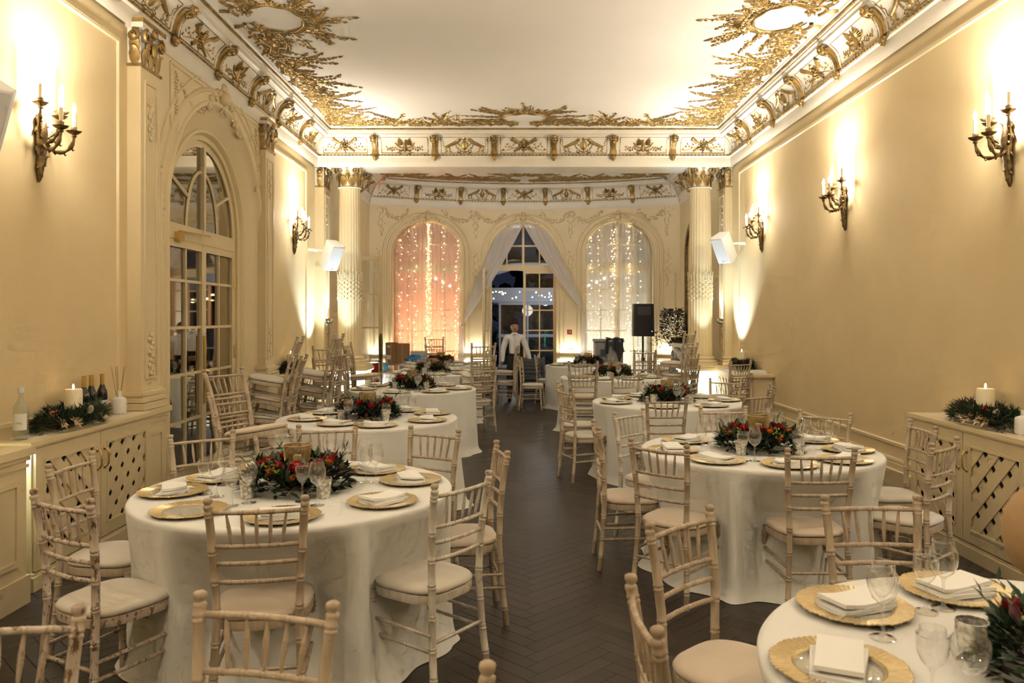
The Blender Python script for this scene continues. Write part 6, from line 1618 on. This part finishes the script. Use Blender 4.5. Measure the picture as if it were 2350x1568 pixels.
ar = empty('festive_arrangement', (3.06, 15.02, 1.165)); tag(ar, 'bushy festive foliage arrangement with tiny white lights on the fireplace mantel', 'plant')
fo = MB(); rd = random.Random(77)
for k in range(1500):
    z = rd.random()**.8*.72 - .10; t = rd.uniform(0, 6.28); rr = (.34*(1 - (max(0, z)/.80)**1.6) + .07)*math.sqrt(rd.random())*(1 + .25*math.sin(3*t + 9*z))
    c = Vector((-.05 + rr*math.cos(t)*.8, rr*math.sin(t)*1.25, max(.0, z) if rr < .25 else z)); fo.mi = rd.choices((0, 1, 2), (.6, .25, .15))[0]
    leaf_at(fo, c, Vector((math.cos(t), math.sin(t), rd.uniform(-.2, 1.2))), rd.uniform(.04, .09), rd.uniform(.014, .03), Vector((rd.uniform(-1, 1), rd.uniform(-1, 1), 1)))
me = fo.mesh('foliage', smooth=False); [me.materials.append(M[q]) for q in ('leaf1', 'leaf2', 'leaf3')]; o = put('foliage', me, None, ar); o['kind'] = 'stuff'
put('planter', MB().lathe([(0, 0), (.09, 0), (.12, .08), (.11, .10), (0, .09)], 20), M['bronze'], ar)
lt = MB()
for k in range(16): z = rd.uniform(.02, .55); t = rd.uniform(2.2, 5.2); rr = .30*(1 - z/.8) + .05; lt.ball((-.05 + rr*.8*math.cos(t), rr*1.2*math.sin(t), z), .005, 6, 4)
o = put('fairy_bulbs', lt.mesh('fairy_bulbs', 60), emis('white_fairy_bulb', (.85, .92, 1), 6), ar); o['kind'] = 'stuff'
# open glazed door leaf against the alcove side, fire point
dl = empty('door_3', (-2.86, 14.0, 0)); dl['kind'] = 'structure'
b = MB(); W_ = .47
b.box((0, -.022, .02), (.06, .022, 2.74)); b.box((W_ - .075, -.022, .02), (W_, .022, 2.74)); b.box((.06, -.02, .02), (W_ - .075, .02, .30)); b.box((.06, -.02, 2.66), (W_ - .075, .02, 2.74))
for z in (.86, 1.46, 2.06): b.box((.05, -.018, z - .014), (W_ - .06, .018, z + .014))
lf = put('door_leaf', b.mesh('door_leaf', smooth=False), M['cream'], dl)
for z0, z1 in ((.30, .846), (.874, 1.446), (1.474, 2.046), (2.074, 2.66)): put('pane', MB().add([(.06, 0, z0), (W_ - .075, 0, z0), (W_ - .075, 0, z1), (.06, 0, z1)], [(0, 1, 2, 3)]), M['pane'], dl)
hb = MB().tube([(W_ - .03, -.035, .35), (W_ - .03, -.035, 1.35)], .014, 8); hb.lathe([(.022, .9), (.03, .95), (.03, 1.28), (.018, 1.33), (0, 1.36)], 10, (W_ - .03, -.04, 0)); hb.tube([(W_ - .05, -.06, .86), (W_ - .12, -.075, .87)], .012, 8)
put('bolt_handle', hb, mat('dark_brass', (.13, .10, .05), .4, .8), dl)
rb_ = empty('fire_point', (-2.62, 14.45, 0)); tag(rb_, 'red fire point box with white sign beneath the open glazed door leaf', 'fire box')
red = bpy.data.materials['alarm_red']
put('red_box', MB().box((-.16, -.12, .10), (.20, .12, .80)), red, rb_); put('base', MB().box((-.14, -.10, 0), (.18, .10, .10)), M['black'], rb_)
put('sign', MB().box((-.145, -.126, .50), (-.05, -.12, .76)), paper, rb_); put('sign_mark', MB().box((-.13, -.129, .64), (-.065, -.126, .74)), red, rb_); put('sign_mark', MB().box((-.13, -.129, .53), (-.065, -.126, .60)), mat('sign_green', (.05, .25, .12), .6), rb_)
# folding table with boxes
ft = empty('folding_table', (-2.40, 15.72, 0)); tag(ft, 'grey folding table carrying cardboard boxes by the orange curtain', 'table')
put('table_top', MB().box((-.42, -.32, .70), (.62, .26, .735)), M['grey'], ft)
for sx in (-.36, .56):
    for sy in (-.26, .20): put('leg', MB().tube([(sx, sy, .70), (sx, sy, 0)], .014, 8), M['crate'], ft)
    put('leg_brace', MB().tube([(sx, -.26, .25), (sx, .20, .25)], .01, 6), M['crate'], ft)
card = mat('brown_cardboard', (.30, .18, .085), .8, var=.12, scale=5)
for x, w, lab, ww in ((-2.485, .215, 'cardboard box with white shipping label beside the open door leaf', 1), (-2.26, .22, 'plain cardboard box beside the orange curtain', 0)):
    bxo = empty('cardboard_box', (x, 15.62, .736)); tag(bxo, lab, 'box', 'cardboard boxes')
    put('carton', MB().box((-w/2, -.15, 0), (w/2, .15, .385 + .02*ww)), card, bxo)
    put('flap', MB().box((-w/2 + .01, -.14, .387 + .02*ww), (w/2 - .01, -.01, .393 + .02*ww)), card, bxo)
    put('tape', MB().box((-.02, -.152, .0), (.02, -.15, .385)), mat('parcel_tape', (.36, .23, .12), .4) if ww else bpy.data.materials['parcel_tape'], bxo)
    if ww: put('shipping_label', MB().box((-.085, -.154, .08), (.0, -.151, .16)), paper, bxo); put('shipping_label', MB().box((-.06, -.154, .31), (-.02, -.151, .35)), paper, bxo)
gb = empty('white_box', (-2.0, 15.80, .736)); tag(gb, 'pale grey box on the folding table behind the blue bag', 'box'); put('carton', MB().box((-.13, -.10, 0), (.16, .10, .22)), mat('pale_card', (.55, .54, .52), .8), gb); put('flap', MB().box((-.12, -.09, .221), (.15, .0, .226)), bpy.data.materials['pale_card'], gb)
bg = MB(); vs = []
for j in range(9):
    for i in range(24):
        t = 2*math.pi*i/24; z = .15*j/8; q = math.sin(math.pi*(j + .6)/9.5); vs.append((.24*q*math.cos(t)*(1 + .10*math.sin(3*t + j)), .11*q*math.sin(t)*(1 + .15*math.sin(5*t + j)), z + .02*math.sin(4*t)*(j/8)))
bg.add(vs, [(j*24+i, j*24+(i+1) % 24, (j+1)*24+(i+1) % 24, (j+1)*24+i) for j in range(8) for i in range(24)] + [tuple(8*24 + i for i in range(24)), tuple(reversed(range(24)))])
tag(put('plastic_bag', bg.mesh('plastic_bag', 60), mat('blue_plastic', (.03, .22, .50), .35), None, (-2.03, 15.53, .737)), 'crumpled blue plastic bag on the folding table', 'bag')
# charcoal slatted crates beside the waiter
for k, (x, y, z0, lab) in enumerate(((.33, 15.45, 0, 'lower charcoal slatted crate beside the waiter'), (.33, 15.45, .43, 'upper charcoal slatted crate beside the waiter'))):
    c = empty('slatted_crate', (x, y, z0)); tag(c, lab, 'crate', 'charcoal crates')
    put('crate_base', MB().box((-.20, -.16, 0), (.20, .16, .03)), M['crate'], c)
    for sx in (-1, 1):
        for sy in (-1, 1): put('corner_post', MB().box((sx*.20 - .018, sy*.16 - .018, 0), (sx*.20 + .018, sy*.16 + .018, .42)), M['crate'], c)
    for j in range(5):
        z = .05 + .075*j
        for sy in (-1, 1): put('slat', MB().box((-.19, sy*.16 - .008, z), (.19, sy*.16 + .008, z + .055)), M['crate'], c)
        for sx in (-1, 1): put('slat', MB().box((sx*.20 - .008, -.15, z), (sx*.20 + .008, .15, z + .055)), M['crate'], c)
# ---------------------------------------------------------------- people
def skin_mesh(name, joints, bones, root, sub=2):
    """joints: {name: (co, rx, ry)}; a continuous surface grown round connected edges"""
    me = bpy.data.meshes.new(name); ks = list(joints); ix = {k: i for i, k in enumerate(ks)}
    me.from_pydata([joints[k][0] for k in ks], [(ix[a], ix[b]) for a, b in bones], [])
    o = bpy.data.objects.new(name, me); COL.objects.link(o)
    sk = o.modifiers.new('skin', 'SKIN'); sk.use_smooth_shade = True; sk.branch_smoothing = .6
    for k in ks: v = me.skin_vertices[0].data[ix[k]]; v.radius = joints[k][1:3]; v.use_root = (k == root)
    sd = o.modifiers.new('sub', 'SUBSURF'); sd.levels = sub; sd.render_levels = sub
    dg = bpy.context.evaluated_depsgraph_get(); out = bpy.data.meshes.new_from_object(o.evaluated_get(dg)); bpy.data.objects.remove(o); bpy.data.meshes.remove(me)
    out.name = name; out.polygons.foreach_set('use_smooth', [True]*len(out.polygons)); return out
skin_m = mat('skin', (.40, .235, .15), .5, var=.06, scale=9); hair_m = mat('dark_hair', (.012, .009, .007), .65, spec=.25); shirt_m = mat('white_shirt', (.74, .73, .71), .8, bump=.15, bscale=14)
trouser_m = mat('black_trousers', (.014, .014, .016), .8); shoe_m = mat('black_shoes', (.01, .01, .01), .3); tan_m = mat('tan_sleeve', (.40, .26, .13), .85, var=.06, scale=6); lip_m = mat('lips', (.30, .10, .08), .5)
def hand_bones(J, B, wrist, s, pre, d, side, S):
    """palm and five fingers from the wrist; d = pointing direction, side = across the palm toward the thumb"""
    d = Vector(d).normalized(); side = Vector(side).normalized(); up = d.cross(side)
    w = Vector(J[wrist][0]); J[pre + 'palm'] = (tuple(w + d*.045*S), .020*S, .034*S); B.append((wrist, pre + 'palm'))
    for k, (o_, ln) in enumerate(((.030, .062), (.010, .075), (-.010, .070), (-.029, .056))):
        a = w + d*.085*S + side*o_*S; J[pre + 'k%d' % k] = (tuple(a), .0095*S, .0095*S); B.append((pre + 'palm', pre + 'k%d' % k))
        b_ = a + d*ln*.55*S + up*.012*S; J[pre + 'm%d' % k] = (tuple(b_), .0085*S, .0085*S); B.append((pre + 'k%d' % k, pre + 'm%d' % k))
        c = b_ + d*ln*.40*S + up*.028*S; J[pre + 't%d' % k] = (tuple(c), .0070*S, .0070*S); B.append((pre + 'm%d' % k, pre + 't%d' % k))
    a = w + d*.030*S + side*.036*S; J[pre + 'h0'] = (tuple(a), .011*S, .011*S); B.append((pre + 'palm', pre + 'h0'))
    b_ = a + d*.035*S + side*.016*S + up*.008*S; J[pre + 'h1'] = (tuple(b_), .009*S, .009*S); B.append((pre + 'h0', pre + 'h1'))
def person(loc, height, face_yaw, label, pose, top_m, legs_m):
    S = height/1.70; root = empty('person', loc, (0, 0, face_yaw)); tag(root, label, 'person')   # faces -y
    v = lambda x, y, z: (x*S, y*S, z*S)
    J = {}; B = []
    def j(k, co, rx, ry=None, parent=None):
        J[k] = (v(*co), rx*S, (ry or rx)*S)
        if parent: B.append((parent, k))
    j('pelvis', (0, 0, .93), .125, .105); j('belly', (0, 0, 1.0), .118, .098, 'pelvis'); j('waist', (0, 0, 1.08), .115, .095, 'belly'); j('chest', (0, 0, 1.25), .135, .105, 'waist'); j('upper', (0, .005, 1.37), .130, .092, 'chest')
    j('neck0', (0, .0, 1.45), .056, .056, 'upper'); j('neck1', (0, -.012, 1.50), .054, .056, 'neck0')
    head = (0, -.025, 1.60)
    j('jaw', (0, -.040, 1.535), .074, .082, 'neck1'); j('head', (0, -.018, 1.60), .104, .118, 'jaw'); j('crown', (0, -.004, 1.665), .088, .104, 'head')
    for sx, p in ((-1, 'l'), (1, 'r')):
        sh, el, wr = pose[p]
        j(p + 'sh', sh, .072, .066, 'upper'); j(p + 'el', el, .052, .052, p + 'sh'); j(p + 'wr', wr, .034, .034, p + 'el')
        d = Vector(wr) - Vector(el); hand_bones(J, B, p + 'wr', sx, p, d, Vector((0, -1, 0)) - d.normalized()*d.normalized().dot(Vector((0, -1, 0))), S)
        j(p + 'hip', (sx*.09, 0, .88), .095, .095, 'pelvis'); j(p + 'kn', (sx*.10, -.012, .50), .060, .062, p + 'hip'); j(p + 'an', (sx*.105, .015, .09), .038, .042, p + 'kn'); j(p + 'toe', (sx*.115, -.13, .035), .036, .030, p + 'an')
    me = skin_mesh('body', J, B, 'pelvis'); me.materials.append(skin_m); put('body', me, None, root)
    # clothing: the body's own surface over torso and arms, or over hips and legs, moved a little way out
    bones = [(Vector(J[a][0]), Vector(J[b][0]), a, b) for a, b in B]
    def zone(c):
        best = None
        for p, q, a, b in bones:
            d = q - p; t = max(0, min(1, (c - p).dot(d)/max(1e-9, d.length_squared))); r = J[a][1]*(1 - t) + J[b][1]*t; dist = (c - p - d*t).length/(r + .02)
            if best is None or dist < best[0]: best = (dist, a, b)
        a, b = best[1], best[2]
        if b[1:] in ('hip', 'kn', 'an') or b == 'belly' and c.z < 1.0*S: return 1
        if b in ('belly', 'waist', 'chest', 'upper') or b[1:] in ('sh', 'el', 'wr') or (b == 'neck0' and c.z < 1.452*S): return 0
        return 2
    zs = [zone(p.center) for p in me.polygons]
    def dress(name, z, off, m_):
        ids = sorted({v for p, q in zip(me.polygons, zs) if q == z for v in p.vertices}); ix = {v: i for i, v in enumerate(ids)}
        d = MB(); d.add([me.vertices[v].co + me.vertices[v].normal*off*S for v in ids], [tuple(ix[v] for v in p.vertices) for p, q in zip(me.polygons, zs) if q == z])
        o = put(name, d.mesh(name, 180), m_, root); so = o.modifiers.new('cloth', 'SOLIDIFY'); so.thickness = .004
    dress('shirt', 0, .012, top_m); dress('trousers', 1, .016, legs_m)
    put('belt', MB().lathe([(.118*S, .985*S), (.122*S, .99*S), (.122*S, 1.02*S), (.118*S, 1.025*S)], 24, wob=lambda t, z: 1 + .09*abs(math.cos(t))), legs_m, root)
    for sx in (-1, 1): put('shoe', MB().ball(v(sx*.115, -.06, .04), (.048*S, .13*S, .045*S), 12, 8), shoe_m, root)
    col = MB()                                   # turned-down collar with two points, placket and buttons
    col.lathe([(.072*S, 1.452*S), (.069*S, 1.468*S), (.062*S, 1.484*S), (.058*S, 1.478*S)], 20, (0, -.004*S, 0))
    for sx in (-1, 1): col.add([v(sx*.006, -.070, 1.462), v(sx*.058, -.050, 1.468), v(sx*.052, -.098, 1.425), v(sx*.02, -.098, 1.440)], [(0, 1, 2, 3)])
    put('collar', col, top_m, root)
    pk = MB().tube([v(0, -.098, 1.43), v(0, -.128, 1.32), v(0, -.132, 1.22), v(0, -.122, 1.10), v(0, -.122, 1.02)], .010*S, 5, flat=.4, up=(0, 1, 0)); put('placket', pk, top_m, root)
    hr = MB(); vs = []; hx, hy, hz = v(0, .002, 1.635)
    for i in range(9):
        for k in range(20):
            t = 2*math.pi*k/20; ph = math.pi*.5*(1 - i/8); fr = max(0, -math.sin(t)); low = -.060 + .092*fr**.35
            z = low + (.104 - low)*(i/8); q = math.sqrt(max(0, 1 - (max(0, z)/.1045)**2)); vs.append((hx + .097*S*q*math.cos(t), hy + .118*S*q*math.sin(t), hz + z*S))
    hr.add(vs, [(i*20+k, i*20+(k+1) % 20, (i+1)*20+(k+1) % 20, (i+1)*20+k) for i in range(8) for k in range(20)]); hr.ball(v(0, .118, 1.60), (.04*S, .035*S, .04*S), 10, 6); hr.ball(v(0, .03, 1.60), (.088*S, .085*S, .075*S), 12, 8)
    put('hair', hr.mesh('hair', 70), hair_m, root)
    fc = MB()
    nose = MB().tube([v(0, -.106, 1.625), v(0, -.119, 1.602), v(0, -.129, 1.580), v(0, -.112, 1.573)], [.008*S, .011*S, .014*S, .009*S], 8); put('nose', nose, skin_m, root)
    for sx in (-1, 1):
        put('eye', MB().ball(v(sx*.033, -.1035, 1.612), (.0135*S, .008*S, .006*S), 8, 5), mat('eye_dark', (.02, .014, .01), .2) if 'eye_dark' not in bpy.data.materials else bpy.data.materials['eye_dark'], root)
        put('eyebrow', MB().tube([v(sx*.016, -.110, 1.630), v(sx*.034, -.108, 1.636), v(sx*.052, -.097, 1.631)], [.003*S, .004*S, .002*S], 6), hair_m, root)
        put('ear', MB().ball(v(sx*.084, -.005, 1.598), (.010*S, .020*S, .030*S), 8, 6), skin_m, root)
    put('mouth', MB().tube([v(-.024, -.101, 1.548), v(0, -.110, 1.549), v(.024, -.101, 1.548)], [.003*S, .006*S, .003*S], 6), lip_m, root)
    return root
person((-.045, 15.42, 0), 1.545, 0.08, 'person in a white shirt with tied-back dark hair standing at the garden door',
       {'l': ((-.165, 0, 1.395), (-.245, .03, 1.12), (-.265, -.04, .86)), 'r': ((.165, 0, 1.395), (.265, .02, 1.13), (.335, -.03, .88))}, shirt_m, trouser_m)
# somebody at the photographer's side: only a bent elbow in a tan sleeve reaches into the picture
person((1.134, .97, 0), 1.74, math.pi, 'person at the picture edge of whom only a blurred tan sleeve shows',
       {'l': ((-.165, 0, 1.395), (-.245, .03, 1.12), (-.265, -.04, .86)), 'r': ((.17, 0, 1.395), (.468, -.03, 1.335), (.25, -.17, 1.20))}, tan_m, trouser_m)
